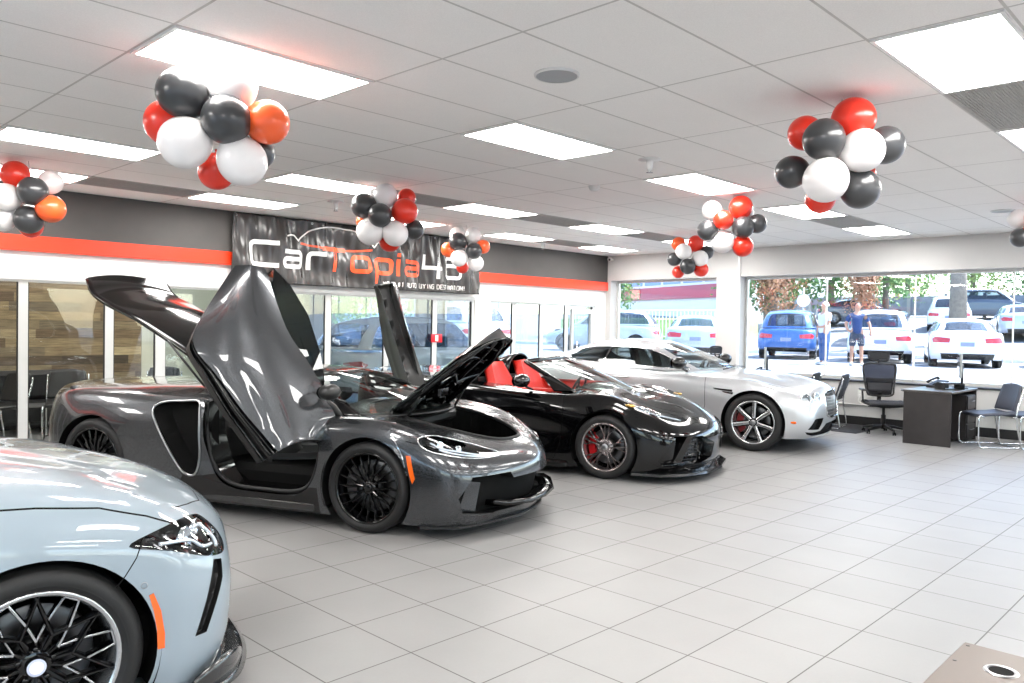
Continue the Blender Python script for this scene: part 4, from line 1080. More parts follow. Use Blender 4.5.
    gh.extract('windscreen', ['ws'], M['wsglass'], root); gh.extract_lr('side_window', ['sw'], M['cglass'], root, label='dark side glass'); gh.extract('rear_window', ['rw'], M['cglass'], root); gh.extract_lr('window_pillar', ['bp'], M['chrome'], root)
    gb = gh.bvh; gh.bm.free()
    for sg in (-1, 1):
        P = [(-2.74,1.165),(-2.62,1.205),(-2.42,1.24),(-2.1,1.262),(-1.75,1.262),(-1.48,1.235),(-1.30,1.18),(-1.12,1.10),(-.88,.995),(-1.3,1.0),(-2.16,1.035),(-2.56,1.06),(-2.66,1.08)]
        pts = []
        for x, z in P:
            h = gb.ray_cast(Vector((x, 3*sg, z)), Vector((0, -sg, 0)))[0]
            if h: pts.append((x, h.y, z))
        mb = MB(); mb.tube(pts, .008, 6, closed=True); mb.build('window_trim', M['chrome'], root)
        seat(root, -1.55, .38*sg, 'leather', None, .3, 1.0, z0=.42)
    mb = MB(); mb.box((-2.9, -.72, .5), (-.6, .72, .55)); mb.box((-2.9, -.70, .55), (-2.5, .70, 1.02), 0, .08); mb.box((-1.0, -.76, .6), (-.65, .76, .94), 0, .06); mb.build('cabin_tub', M['leather'], root)
    steering(root, -1.10, .38, .95)
    mb = MB(); mb.add([(-1.43, -.42, 1.27), (-1.43, -.56, 1.255), (-1.33, -.57, 1.215), (-1.33, -.43, 1.235)], [(0, 1, 2, 3)]); 
    # red sticker on the upper corner of the windscreen
    h1 = []
    for x, y in ((-1.40, -.34), (-1.40, -.50), (-1.30, -.52), (-1.30, -.36)):
        h = gb.ray_cast(Vector((x, y, 3)), Vector((0, 0, -1)))[0]; h1.append((h.x, h.y, h.z+.006))
    mb = MB(); mb.add(h1, [(0, 1, 2, 3)]); solidify(mb.build('windscreen_sticker', M['redlens'], root), .002)
    for sg in (-1, 1):
        mb = MB(); mb.tube([(-.52, .50*sg, 1.0), (-.50, .1*sg+.05, 1.02), (-.60, -.30*sg, 1.035)], .008, 6); mb.build('wiper', M['black'], root)
    return root
M['bowl'] = mat('grey lamp bowl', '#6d7074', .25, .5)
M['satin_b'] = mat('machined silver', '#c5c6c8', .25, .9)
M['cal_dark'] = mat('dark red caliper', '#6e1c1f', .35, coat=.4)

# ------------------------------------------------------------------ light grey saloon in the foreground
def build_grey_saloon():
    loc, a = car_origin((.82, 3.02), -8, .925)
    root = thing('sports_saloon', loc, a, 'light grey car in the near left corner with only its front showing', 'car')
    T = [
     [(.81,0,.13),(.85,0,.24),(.86,0,.38),(.86,0,.52),(.84,0,.64),(.75,0,.74),(.56,0,.85),(.0,0,.985)],
     [(.75,.42,.13),(.79,.43,.24),(.80,.44,.38),(.80,.44,.52),(.78,.43,.64),(.69,.40,.745),(.48,.30,.865),(-.04,0,.99)],
     [(.61,.79,.13),(.645,.81,.24),(.655,.83,.38),(.655,.825,.52),(.63,.79,.64),(.56,.70,.765),(.36,.45,.89),(-.14,0,1.0)],
     [(.46,.89,.13),(.49,.915,.24),(.49,.925,.38),(.48,.925,.54),(.46,.90,.69),(.40,.80,.825),(.22,.52,.925),(-.25,0,1.01)],
     [(.36,.905,.14),(.37,.925,.25),(.37,.93,.40),(.37,.935,.56),(.35,.915,.73),(.27,.83,.86),(.12,.55,.945),(-.33,0,1.015)],
     [(0,.91,.15),(0,.93,.27),(0,.945,.44),(0,.95,.62),(-.02,.93,.80),(-.05,.84,.90),(-.12,.56,.975),(-.48,0,1.02)],
     [(-.5,.91,.15),(-.5,.925,.28),(-.5,.93,.46),(-.5,.935,.66),(-.5,.92,.84),(-.5,.84,.93),(-.5,.56,1.0),(-.75,0,1.03)],
     [(-1.2,.91,.15),(-1.2,.925,.28),(-1.2,.925,.46),(-1.2,.93,.68),(-1.2,.90,.88),(-1.2,.82,.97),(-1.2,.5,1.0),(-1.2,0,1.0)],
     [(-2.2,.91,.15),(-2.2,.925,.28),(-2.2,.925,.46),(-2.2,.935,.70),(-2.2,.90,.92),(-2.2,.80,1.0),(-2.2,.5,1.0),(-2.2,0,1.0)],
     [(-2.95,.93,.15),(-2.95,.95,.28),(-2.95,.955,.48),(-2.95,.945,.72),(-2.95,.88,.97),(-2.95,.76,1.03),(-2.95,.5,1.03),(-2.95,0,1.03)],
     [(-3.65,.84,.22),(-3.72,.86,.34),(-3.76,.86,.52),(-3.76,.85,.74),(-3.74,.78,.98),(-3.64,.66,1.05),(-3.5,.4,1.06),(-3.45,0,1.06)],
     [(-3.9,.42,.24),(-3.95,.44,.34),(-3.98,.44,.52),(-3.98,.44,.74),(-3.95,.42,1.0),(-3.85,.35,1.05),(-3.7,.25,1.06),(-3.6,0,1.06)],
     [(-3.95,0,.24),(-4.0,0,.34),(-4.04,0,.52),(-4.04,0,.74),(-4.0,0,1.0),(-3.9,0,1.05),(-3.8,0,1.06),(-3.7,0,1.06)]]
    sh = Shell(rows(T), 8)
    Rt = .345; WB = -2.9
    HL = csm([(-.455,.722),(-.36,.758),(-.22,.768),(-.09,.757),(-.02,.735),(.02,.66),(.0,.612),(-.07,.60),(-.20,.625),(-.34,.680)], 4)
    ca = [(0+.385*math.cos(t), Rt+.375*math.sin(t)) for t in [2*math.pi*k/56 for k in range(56)]]
    sh.carve('hole', ca, 'side', lambda c, f: abs(c.y) > .6 and c.z < .85)
    sh.carve('hole', circ(WB, Rt, .39), 'side', lambda c, f: abs(c.y) > .6 and c.z < .85)
    sh.carve('lamp', HL, 'diag', lambda c, f: c.x > .1)
    sh.carve('slot', [(.615,.60),(.66,.585),(.655,.52),(.575,.335),(.525,.335),(.57,.46)], 'side', lambda c, f: abs(c.y) > .5)
    sh.carve('mk', [(.352,.535),(.368,.54),(.395,.47),(.41,.38),(.41,.325),(.385,.325),(.382,.40),(.37,.47)], 'side', lambda c, f: abs(c.y) > .6)
    sh.carve('kidney', [(.03,.42),(.03,.70),(.30,.69),(.36,.62),(.30,.42)], 'front', lambda c, f: c.x > .6)
    sh.carve('mouth', [(-.55,.17),(-.60,.34),(.60,.34),(.55,.17)], 'front', lambda c, f: c.x > .6, sides=(1,))
    sh.line([(-.70,.93),(-.30,.905),(.0,.885),(.20,.86),(.36,.81),(.46,.765)], .0055, 'side', cond=lambda c, f: abs(c.y) > .5)
    sh.line([(.335,.745),(.31,.68),(.27,.62),(.24,.585)], .0045, 'side', cond=lambda c, f: abs(c.y) > .6)
    sh.line([(.50,.72),(.58,.60),(.68,.42),(.74,0)], .0055, 'top', cond=lambda c, f: c.z > .62)
    sh.extract('body', ['body', 'seam'], [M['p_nardo'], M['dark']], root)
    lo = lamp(sh, 'lamp', root, None, [csm([(-.36,.715),(-.22,.70),(-.16,.66),(-.08,.65)], 4, False), csm([(-.14,.73),(-.06,.72),(-.02,.66),(-.04,.63)], 4, False)], proj=[((.52, .79, .69), .045), ((.59, .68, .69), .045)], depth=.07, label='swept-back headlight')
    sh.extract_lr('bumper_slot', ['slot'], M['black'], root, sink=((-.2, -.6, 0), .05)); sh.extract_lr('side_marker', ['mk'], M['amber'], root, offset=.002, label='amber side marker')
    sh.extract('grille', ['kidney', 'mouth'], [M['dark'], M['dark']], root, sink=((-1, 0, 0), .06))
    bv = sh.bvh; sh.bm.free()
    mb = MB()
    for k in range(4): mb.tube([(.46+.03*k, .88-.035*k, .72-.012*k), (.60+.02*k, .74-.05*k, .70-.008*k)], .006, 6)
    # parking sensor dot
    h = bv.ray_cast(Vector((.335, -3, .575)), Vector((0, 1, 0)))[0]
    if h: MB().lathe([(.010, -.003), (.012, -.003), (.012, .002), (.010, .002)], 20, 'y', (h.x, h.y, h.z)).build('parking_sensor', M['satin'], root)
    # carbon splitter
    pts = csm([(.30, .945), (.46, .935), (.62, .885), (.75, .75), (.86, .45), (.91, 0)], 5, False); pts = pts+[(x, -y) for x, y in pts[:-1][::-1]]
    n = len(pts); vs = []; mb = MB()
    for x, y in pts: vs += [(x-.14, y*.84, .135), (x-.01, y*.99, .125), (x+.015, y*1.015, .10), (x-.005, y, .085), (x-.14, y*.84, .10)]
    mb.add(vs, [(5*i+j, 5*i+(j+1) % 5, 5*i+5+(j+1) % 5, 5*i+5+j) for i in range(n-1) for j in range(5)], 0, True); mb.build('front_splitter', M['carbon'], root, label='glossy carbon splitter')
    for sg in (-1, 1):
        W = csm([(.50, .935), (.62, .885), (.72, .79), (.80, .64)], 4, False); mb = MB(); K = len(W)-1
        mb.grid(lambda u, v: (W[int(round(u*K))][0]+.004, W[int(round(u*K))][1]*sg, .115+v*.10*math.sin(math.pi*min(1, .08+u*.92))**.7), K, 3); solidify(mb.build('splitter_winglet', M['carbon'], root), .012)
        arch_liner('wheel_arch_liner', root, 0, .40, .93, .5, sg, Rt, n=36); arch_liner('wheel_arch_liner', root, WB, .40, .95, .5, sg, Rt)
        wheel(root, 0, .925, Rt, sg, Rt, .262, 'star', .27, 0, 'gblack', 'satin_b', caliper='cal_blue', cap=True)
        wheel(root, WB, .94, Rt, sg, Rt, .262, 'star', .28, 0, 'gblack', 'satin_b', caliper='cal_blue', cap=True)
        mirror(root, -1.0, .99, 1.08, sg, 'p_nardo', 1.0)
        mb = MB(); mb.box((-2.45, .78*sg, .13), (-.44, .93*sg, .19), 0, .02); mb.build('side_skirt', M['gblack'], root)
    underbody(root, -3.8, .50, .95, .14, .45)
    G = [
     [(-.62,0,1.02),(-1.0,0,1.17),(-1.45,0,1.33),(-1.62,0,1.365),(-2.0,0,1.38)],
     [(-.68,.40,1.015),(-1.04,.38,1.165),(-1.47,.34,1.32),(-1.64,.28,1.36),(-2.0,0,1.38)],
     [(-.92,.78,.99),(-1.2,.70,1.12),(-1.5,.58,1.29),(-1.68,.34,1.35),(-2.02,0,1.38)],
     [(-1.25,.84,.98),(-1.42,.76,1.12),(-1.65,.62,1.30),(-1.78,.36,1.36),(-2.05,0,1.38)],
     [(-2.1,.85,1.0),(-2.1,.77,1.14),(-2.1,.64,1.30),(-2.1,.38,1.36),(-2.15,0,1.38)],
     [(-2.9,.82,1.04),(-2.85,.72,1.14),(-2.7,.60,1.25),(-2.55,.36,1.31),(-2.4,0,1.35)],
     [(-3.4,.66,1.05),(-3.2,.58,1.11),(-3.0,.48,1.19),(-2.8,.30,1.26),(-2.55,0,1.33)],
     [(-3.55,0,1.06),(-3.4,0,1.10),(-3.1,0,1.19),(-2.9,0,1.26),(-2.65,0,1.32)]]
    gh = Shell(rows(G), 7)
    gh.by_index('ws', lambda j, u, c: .12 < j < 1.95 and u < 1.8); gh.by_index('rw', lambda j, u, c: .2 < j < 2.8 and u > 5.6)
    gh.by_index('sw', lambda j, u, c: .15 < j < 1.75 and 2.3 < u < 4.9)
    gh.extract('roof', ['body'], M['p_nardo'], root); gh.extract('windscreen', ['ws'], M['cglass'], root); gh.extract_lr('side_window', ['sw'], M['dglass'], root); gh.extract('rear_window', ['rw'], M['dglass'], root); gh.bm.free()
    mb = MB(); mb.box((-3.2, -.74, .5), (-.8, .74, .6)); mb.box((-1.15, -.74, .6), (-.9, .74, .95), 0, .06); mb.build('cabin_tub', M['leather'], root)
    for sg in (-1, 1): seat(root, -1.7, .38*sg, 'leather', None, .3, 1.0, z0=.42)
    return root
M['cal_blue'] = mat('pale caliper', '#8fa0b8', .35, .3)
# ------------------------------------------------------------------ room shell
XW, YL, XB, YR, ZC = 13.35, 10.2, -6.0, -7.5, 3.008
def sbox(name, a, b, mt, parent=None, bev=0, **kw): return struct(name, bx(a, b, bev), M[mt] if isinstance(mt, str) else mt, parent, **kw)
sbox('floor', (XB-.3, YR-.3, -.12), (XW+.3, 16.2, 0), 'floor')
sbox('ceiling', (XB-.3, YR-.3, ZC), (XW+.3, 16.2, ZC+.12), 'ceil')
# far window wall
mb = MB(); X1 = XW+.30
for y0, y1, z0, z1 in ((YR, 16.0, 2.50, ZC), (YR, 16.0, 0, .72), (7.15, 7.62, .72, 2.5), (10.08, 10.5, .72, 2.5), (YR, -6.4, .72, 2.5), (15.6, 16.0, .72, 2.5)):
    mb.box((XW, y0, z0), (X1, y1, z1))
wall_far = struct('wall_far', mb, M['wallw'])
sbox('trim_1', (XW-.02, YR, .70), (X1-.02, 7.15, .725), 'basebd')
sbox('trim_2', (XW-.02, 7.62, .70), (X1-.02, 10.08, .725), 'basebd')
sbox('baseboard_far', (XW-.018, YR, 0), (XW, 10.2, .14), 'basebd')
sbox('trim_3', (XW-.035, 7.13, .14), (XW-.001, 7.17, ZC), 'white')
def window_run(name, axis, c, lo, hi, z0, z1, cuts, mt='alu', fw=.05, glass='glass', head=None):
    """glazing in the plane axis=c from lo to hi, vertical joints at cuts"""
    w0 = thing(name); tag(w0, kind='structure'); fb = MB(); gk = MB()
    def P(t, z, d): return (c+d, t, z) if axis == 'x' else (t, c+d, z)
    def B(t0, t1, za, zb, d=.03): fb.box(P(t0, za, -d), P(t1, zb, d))
    B(lo, hi, z0, z0+fw); B(lo, hi, z1-fw, z1); B(lo, lo+fw, z0+fw, z1-fw); B(hi-fw, hi, z0+fw, z1-fw)
    fb.build('window_frame', M[mt], w0)
    cs = sorted(cuts); es = [lo+fw]+cs+[hi-fw]
    for q in cs: bx(P(q-(.008 if glass == 'glass' else fw*.8), z0+fw, -.02), P(q+(.008 if glass == 'glass' else fw*.8), z1-fw, .02)).build('mullion', M['white' if glass == 'glass' else mt], w0)
    if glass != 'glass':
        for q in cs+[lo+fw*.2, hi-fw*.2]:
            for s_ in (-1, 1): gk.box(P(q+s_*fw*.8, z0+fw, -.012), P(q+s_*(fw*.8+.012), z1-fw, .012))
        gk.build('gasket', M['black'], w0)
    for a, b in zip(es[:-1], es[1:]):
        g = MB().box(P(a+.003, z0+fw, -.003), P(b-.003, z1-fw, .003)); g.build('pane', M[glass], w0)
    return w0
window_run('window_1', 'x', XW+.25, 7.62, 10.08, .725, 2.5, [])
window_run('window_2', 'x', XW+.25, -6.4, 7.15, .725, 2.5, [5.64, 4.22, 2.86, 1.45, .05, -1.35, -2.75, -4.15, -5.4])
# left wall with the painted fascia
sbox('wall_left', (XB, YL, 2.0), (XW, YL+.18, ZC), 'white')
sbox('trim_4', (XB, YL-.05, 2.46), (XW-.02, YL, ZC), 'fascia')
sbox('trim_5', (XB, YL-.065, 2.285), (XW-.02, YL, 2.462), 'stripe')
sbox('trim_6', (9.60, YL, 0), (9.97, YL+.18, 2.0), 'white'); sbox('trim_7', (13.0, YL, 0), (XW, YL+.18, 2.0), 'white')
sbox('trim_8', (XB, YL-.02, 1.965), (9.62, YL+.03, 2.02), 'alu'); sbox('trim_9', (9.95, YL-.02, 1.965), (13.0, YL+.03, 2.02), 'alu')
window_run('window_3', 'y', YL+.05, XB, 4.15, .0, 2.0, [-5, -3.9, -2.8, -1.7, -.6, .5, 1.6, 2.62, 3.54], fw=.06, glass='glass_office')
window_run('window_4', 'y', YL+.05, 4.15, 9.60, .0, 2.0, [5.25, 6.62, 7.70, 8.70], fw=.06, glass='glass_annex')
window_run('window_5', 'y', YL+.05, 9.97, 13.0, .0, 2.0, [10.62, 11.38, 12.12], fw=.06, glass='glass_annex')
d = thing('door_1'); tag(d, kind='structure')
mb = MB(); mb.box((12.24, YL-.01, .02), (12.30, YL+.04, 1.88)); mb.box((12.86, YL-.01, .02), (12.92, YL+.04, 1.88)); mb.box((12.30, YL-.01, 1.80), (12.86, YL+.04, 1.88)); mb.box((12.30, YL-.01, .02), (12.86, YL+.04, .16)); mb.build('door_frame', M['alu'], d)
MB().tube([(12.36, YL-.05, .85), (12.36, YL-.05, 1.25)], .014, 8).build('door_handle', M['chrome'], d)
# rooms behind the glass on the left
def plank_mat():
    m = bpy.data.materials.new('reclaimed wood planks'); m.use_nodes = True; q = NT(m); b = m.node_tree.nodes['Principled BSDF']
    g = q.n('ShaderNodeNewGeometry'); sp = q.n('ShaderNodeSeparateXYZ'); q.link(g.outputs['Position'], sp.inputs[0])
    row = q.math('FLOOR', q.math('DIVIDE', sp.outputs[2], .125)); 
    r1 = q.n('ShaderNodeTexWhiteNoise', noise_dimensions='1D'); q.link(row, r1.inputs['W'])
    col = q.math('FLOOR', q.math('DIVIDE', q.math('ADD', sp.outputs[0], q.math('MULTIPLY', r1.outputs[0], 3.0)), .9))
    cb = q.n('ShaderNodeCombineXYZ'); q.link(row, cb.inputs[0]); q.link(col, cb.inputs[1])
    wn = q.n('ShaderNodeTexWhiteNoise'); q.link(cb.outputs[0], wn.inputs[0])
    cr = q.n('ShaderNodeValToRGB'); e = cr.color_ramp.elements; e[0].color = srgb('#4d4134'); e[1].color = srgb('#b3a07c')
    for p_, c_ in ((.25, '#75624a'), (.5, '#948161'), (.75, '#655b4b')): x = e.new(p_); x.color = srgb(c_)
    q.link(wn.outputs[0], cr.inputs[0])
    mp = q.n('ShaderNodeMapping'); mp.inputs['Scale'].default_value = (3, 3, 40); q.link(g.outputs['Position'], mp.inputs[0])
    no = q.n('ShaderNodeTexNoise'); no.inputs['Scale'].default_value = 1.5; no.inputs['Detail'].default_value = 5; q.link(mp.outputs[0], no.inputs['Vector'])
    mr = q.n('ShaderNodeMapRange', i1=.3, i2=.7, i3=.6, i4=1.25); q.link(no.outputs[0], mr.inputs[0])
    c3 = q.n('ShaderNodeCombineXYZ'); [q.link(mr.outputs[0], c3.inputs[i]) for i in range(3)]
    f = q.math('FRACT', q.math('DIVIDE', sp.outputs[2], .125)); ed = q.n('ShaderNodeMapRange', i1=0.0, i2=.05, i3=.35, i4=1.0); q.link(f, ed.inputs[0])
    c4 = q.n('ShaderNodeCombineXYZ'); [q.link(ed.outputs[0], c4.inputs[i]) for i in range(3)]
    q.link(q.mix(1.0, q.mix(1.0, cr.outputs[0], c3.outputs[0], 'MULTIPLY'), c4.outputs[0], 'MULTIPLY'), b.inputs['Base Color']); b.inputs['Roughness'].default_value = .7
    return m
M['planks'] = plank_mat(); M['palegreen'] = mat('pale painted partition', '#c9c9b6', .6)
sbox('wall_office', (XB, 12.4, 0), (4.75, 12.5, ZC), 'planks'); sbox('wall_office_side', (4.75, 12.38, 0), (6.4, 12.5, ZC), 'palegreen')
sbox('wall_partition', (6.3, YL+.18, 0), (6.4, 12.4, ZC), 'palegreen')
mb = MB()
for x0, x1, z0, z1 in ((6.4, X1, 2.55, ZC), (6.4, X1, 0, .7), (6.4, 6.9, .7, 2.55), (9.6, 10.2, .7, 2.55), (12.9, X1, .7, 2.55)): mb.box((x0, 15.8, z0), (x1, 16.0, z1))
struct('wall_annex', mb, M['wallw'])
sbox('wall_annex_side', (6.3, 12.5, 0), (6.4, 15.8, ZC), 'wallw')
window_run('window_6', 'y', 15.9, 6.9, 9.6, .7, 2.55, [8.2]); window_run('window_7', 'y', 15.9, 10.2, 12.9, .7, 2.55, [11.5])
window_run('window_8', 'x', XW+.25, 10.5, 15.6, .725, 2.5, [12.2, 13.9])
# walls behind the viewpoint, with their own windows
mb = MB()
for x0, x1, z0, z1 in ((XB, XW, 2.5, ZC), (XB, XW, 0, .6), (XB, -4.6, .6, 2.5), (.8, 1.6, .6, 2.5), (7.0, 7.8, .6, 2.5), (12.6, XW, .6, 2.5)): mb.box((x0, YR-.2, z0), (x1, YR, z1))
struct('wall_right', mb, M['wallw'])
for i, (a_, b_) in enumerate(((-4.6, .8), (1.6, 7.0), (7.8, 12.6))): window_run('window_%d' % (9+i), 'y', YR-.1, a_, b_, .6, 2.5, [a_+(b_-a_)/3, a_+2*(b_-a_)/3])
mb = MB()
for y0, y1, z0, z1 in ((YR, 12.4, 2.5, ZC), (YR, 12.4, 0, .6), (YR, -6.3, .6, 2.5), (-1.2, -.4, .6, 2.5), (5.6, 12.4, .6, 2.5)): mb.box((XB-.2, y0, z0), (XB, y1, z1))
struct('wall_back', mb, M['wallw'])
for i, (a_, b_) in enumerate(((-6.3, -1.2), (-.4, 5.6))): window_run('window_%d' % (12+i), 'x', XB-.1, a_, b_, .6, 2.5, [a_+(b_-a_)/3, a_+2*(b_-a_)/3])

# ------------------------------------------------------------------ ceiling fixtures
GX, GY, DX, DY = 2.89, 2.147, 1.2192, .6096
def make_light():
    t = thing('ceiling_light', (0, 0, ZC))
    mb = MB(); hx, hy = DX/2-.010, DY/2-.010
    for a_, b_ in (((-hx, -hy, -.012), (hx, -hy+.022, 0)), ((-hx, hy-.022, -.012), (hx, hy, 0)), ((-hx, -hy+.022, -.012), (-hx+.022, hy-.022, 0)), ((hx-.022, -hy+.022, -.012), (hx, hy-.022, 0))): mb.box(a_, b_)
    mb.build('fixture_frame', M['white'], t)
    bx((-hx+.022, -hy+.022, -.008), (hx-.022, hy-.022, -.001)).build('diffuser', M['panel'], t)
    return t
L0 = make_light(); first = True
rowname = {-2: 'in the rightmost row', 3: 'in the second row from the right', 8: 'in the row above the sports cars', 11: 'in the row beside the charcoal fascia'}
ordn = ['nearest', 'second', 'third', 'fourth', 'fifth', 'sixth']
seen = {-2: [1, 3, 5, 7], 3: [-1, 1, 3, 5, 7], 8: [-1, 1, 3, 5, 7], 11: [-1, 1, 3, 5, 7]}
for v in (-12, -7, -2, 3, 8, 11):
    for u in (-5, -3, -1, 1, 3, 5, 7):
        if v in seen and u in seen[v]:
            lab = 'ceiling light, %s from the viewer, %s' % (ordn[seen[v].index(u)], rowname[v]); grp = 'recessed ceiling lights'
        else: lab = 'rectangular ceiling light outside the photographed part of the ceiling'; grp = 'ceiling lights beyond the view'
        loc = (GX+DX*(u+.5), GY+DY*(v+.5), ZC)
        if first: L0.location = loc; tag(L0, lab, 'ceiling light', grp); first = False
        else: dup(L0, loc, None, lab, grp)
for (x, y, lab) in ((1.5, 11.3, 'added ceiling light brightening the plank-walled office, nearer end'), (4.3, 11.3, 'added ceiling light brightening the plank-walled office, farther end')):
    dup(L0, (x, y, ZC), None, lab, 'added ceiling lights behind the glass')  # unseen panels, added so the plank-walled room is lit
def vent(u, v, lab, hx=DX/2-.01, hy=DY/2-.01):
    t = thing('ceiling_vent', (GX+DX*(u+.5), GY+DY*(v+.5), ZC), 0, lab, 'vent', 'ceiling return vents')
    bx((-hx, -hy, -.006), (hx, hy, 0)).build('vent_panel', M['vent'], t)
    mb = MB()
    for i in range(30): y = -hy+.03+i*(2*hy-.06)/29; mb.box((-hx+.02, y-.002, -.009), (hx-.02, y+.002, -.006))
    mb.build('louvre', M['vent'], t)
vent(2, -2, 'grey slotted ceiling vent beside the big light at upper right'); vent(2, 8, 'grey ceiling vent behind the middle balloon cluster'); vent(4, 8, 'grey ceiling vent between two lights above the banner end')
vent(6, 8, 'grey ceiling vent near the window wall, between lights of the third row'); vent(6, 3, 'grey ceiling vent near the window wall behind the right balloon cluster'); vent(0, 11, 'grey ceiling vent beside the charcoal fascia at the left'); vent(6, 11, 'grey ceiling vent near the far corner by the fascia')
def round_speaker(x, y, lab):
    t = thing('ceiling_speaker', (x, y, ZC), 0, lab, 'speaker'); MB().lathe([(0, -.008), (.10, -.010), (.118, -.012), (.125, -.010), (.128, 0)], 36).build('speaker_grille', M['spk'], t)
    MB().lathe([(.120, -.013), (.126, -.014), (.132, -.010), (.133, 0)], 36).build('speaker_ring', M['plastic_w'], t)
round_speaker(3.51, 3.07, 'round grey speaker in the ceiling above the centre of the room'); round_speaker(10.9, 2.43, 'small round ceiling speaker near the right windows')
def detector(x, y, lab, kind):
    t = thing('smoke_detector' if kind else 'sprinkler_head', (x, y, ZC), 0, lab, 'smoke detector' if kind else 'sprinkler')
    if kind:
        MB().lathe([(0, -.05), (.035, -.05), (.05, -.035), (.055, -.018), (.06, -.012), (.065, 0)], 24).build('detector_body', M['plastic_w'], t)
    else:
        MB().lathe([(.10, 0), (.10, -.006), (.035, -.010), (.03, -.03), (.025, -.075), (.018, -.10), (0, -.10)], 24).build('escutcheon', M['plastic_w'], t)
        mb = MB(); mb.lathe([(0, -.118), (.03, -.118), (.03, -.115), (0, -.115)], 16); mb.tube([(-.012, 0, -.10), (-.016, 0, -.116)], .003, 6); mb.tube([(.012, 0, -.10), (.016, 0, -.116)], .003, 6); mb.build('deflector', M['satin'], t)
detector(5.81, 3.99, 'white ceiling sensor hanging above the dark convertible', 0); detector(6.57, 5.2, 'small white smoke detector in the middle of the ceiling', 1)
detector(5.46, 8.3, 'white ceiling sensor in front of the banner', 0); detector(10.49, 9.43, 'white ceiling sensor near the fascia end', 0)
t = thing('security_camera', (13.22, 10.02, 2.93), 0, 'small white security camera in the far corner under the ceiling', 'camera')
MB().ball((0, 0, 0), (.05, .05, .045), 16, 10).build('camera_dome', M['plastic_w'], t); bx((.03, -.02, -.02), (.12, .02, .02), .008).build('bracket', M['plastic_w'], t); MB().ball((-.035, -.02, -.01), .022, 12, 8).build('lens', M['black'], t)

# ------------------------------------------------------------------ banner
BX0, BX1, BZ0, BZ1, BY = 5.06, 9.62, 2.06, 2.99, YL-.14
def bw(x, z):
    """wrinkled cloth: distance out from the wall"""
    t = x-BX0; r = (BX1-x)
    s = .018*math.sin(9*t+3*z)+.010*math.sin(23*t-4*z+1)+.006*math.sin(41*t+7*z)
    gath = max(0, (x-7.6)/2.0); s += gath*.011*math.sin(34*t)*(.6+.4*math.sin(z*5))
    s += .014*math.sin(14*z+3*t)*math.exp(-((t-1.9)/.9)**2)+.012*math.sin(11*(z+t*.5))*math.exp(-(t/.7)**2)
    return s*1.5
def bp(x, z, o=0): return (x, BY-bw(x, z)-o, z)
ban = thing('banner', ((BX0+BX1)/2-.05, BY, BZ0), 0, 'wrinkled charcoal vinyl banner reading CarTopia46 on the charcoal fascia', 'banner')
def bl(p): return (p[0]-(BX0+BX1)/2, p[1]-BY, p[2]-BZ0)
M['vinyl'] = mat('charcoal vinyl', '#393736', .27, spec=.6, noise=.15, nscale=5); M['ink_w'] = mat('white print', '#e9e7e4', .4); M['ink_o'] = mat('orange print', '#f2552a', .4)
mb = MB(); mb.grid(lambda u, v: bl(bp(BX0+(BX1-BX0)*u, BZ0+(BZ1-BZ0)*v)), 260, 40); solidify(mb.build('banner_cloth', M['vinyl'], ban, fixn=False), .002, 0)
def ribbon(mb, pts, wd, closed=False, o=.006):
    """flat stroke of width wd laid on the cloth along pts (x,z), mitred"""
    P = [Vector((p[0], p[1])) for i, p in enumerate(pts) if i == 0 or math.hypot(p[0]-pts[i-1][0], p[1]-pts[i-1][1]) > 1e-3]
    Q = [P[0]]
    for a_, b_ in zip(P[:-1], P[1:]):
        n = max(1, int((b_-a_).length/.03)); Q += [a_.lerp(b_, k/n) for k in range(1, n+1)]
    if closed:
        a_, b_ = P[-1], P[0]; n = max(1, int((b_-a_).length/.03)); Q += [a_.lerp(b_, k/n) for k in range(1, n)]
    N = len(Q); vs = []
    for i, p in enumerate(Q):
        d0 = (p-Q[i-1]) if (i or closed) else (Q[1]-p); d1 = (Q[(i+1) % N]-p) if (i < N-1 or closed) else (p-Q[i-1])
        d0 = d0.normalized(); d1 = d1.normalized(); t_ = (d0+d1).normalized() if (d0+d1).length > 1e-3 else d1; nn = Vector((-t_.y, t_.x)); k = 1/max(.5, nn.dot(Vector((-d1.y, d1.x))))
        for s_ in (1, -1): q = p+nn*(wd/2*k*s_); vs.append(bl(bp(q.x, q.y, o)))
    fs = [(2*i, 2*i+1, (2*i+3) % (2*N), (2*i+2) % (2*N)) for i in range(N if closed else N-1)]
    mb.add(vs, fs)
def rr(x0, z0, x1, z1, r=.05, part='all'):
    pts = []
    for cx, cz, a0 in ((x1-r, z1-r, 0), (x0+r, z1-r, 90), (x0+r, z0+r, 180), (x1-r, z0+r, 270)):
        for k in range(5): a_ = R(a0+22.5*k); pts.append((cx+r*math.cos(a_), cz+r*math.sin(a_)))
    return pts
W_ = .062
def arc(cx, cz, r, a0, a1): return [(cx+r*math.cos(R(a0+(a1-a0)*k/5)), cz+r*math.sin(R(a0+(a1-a0)*k/5))) for k in range(6)]
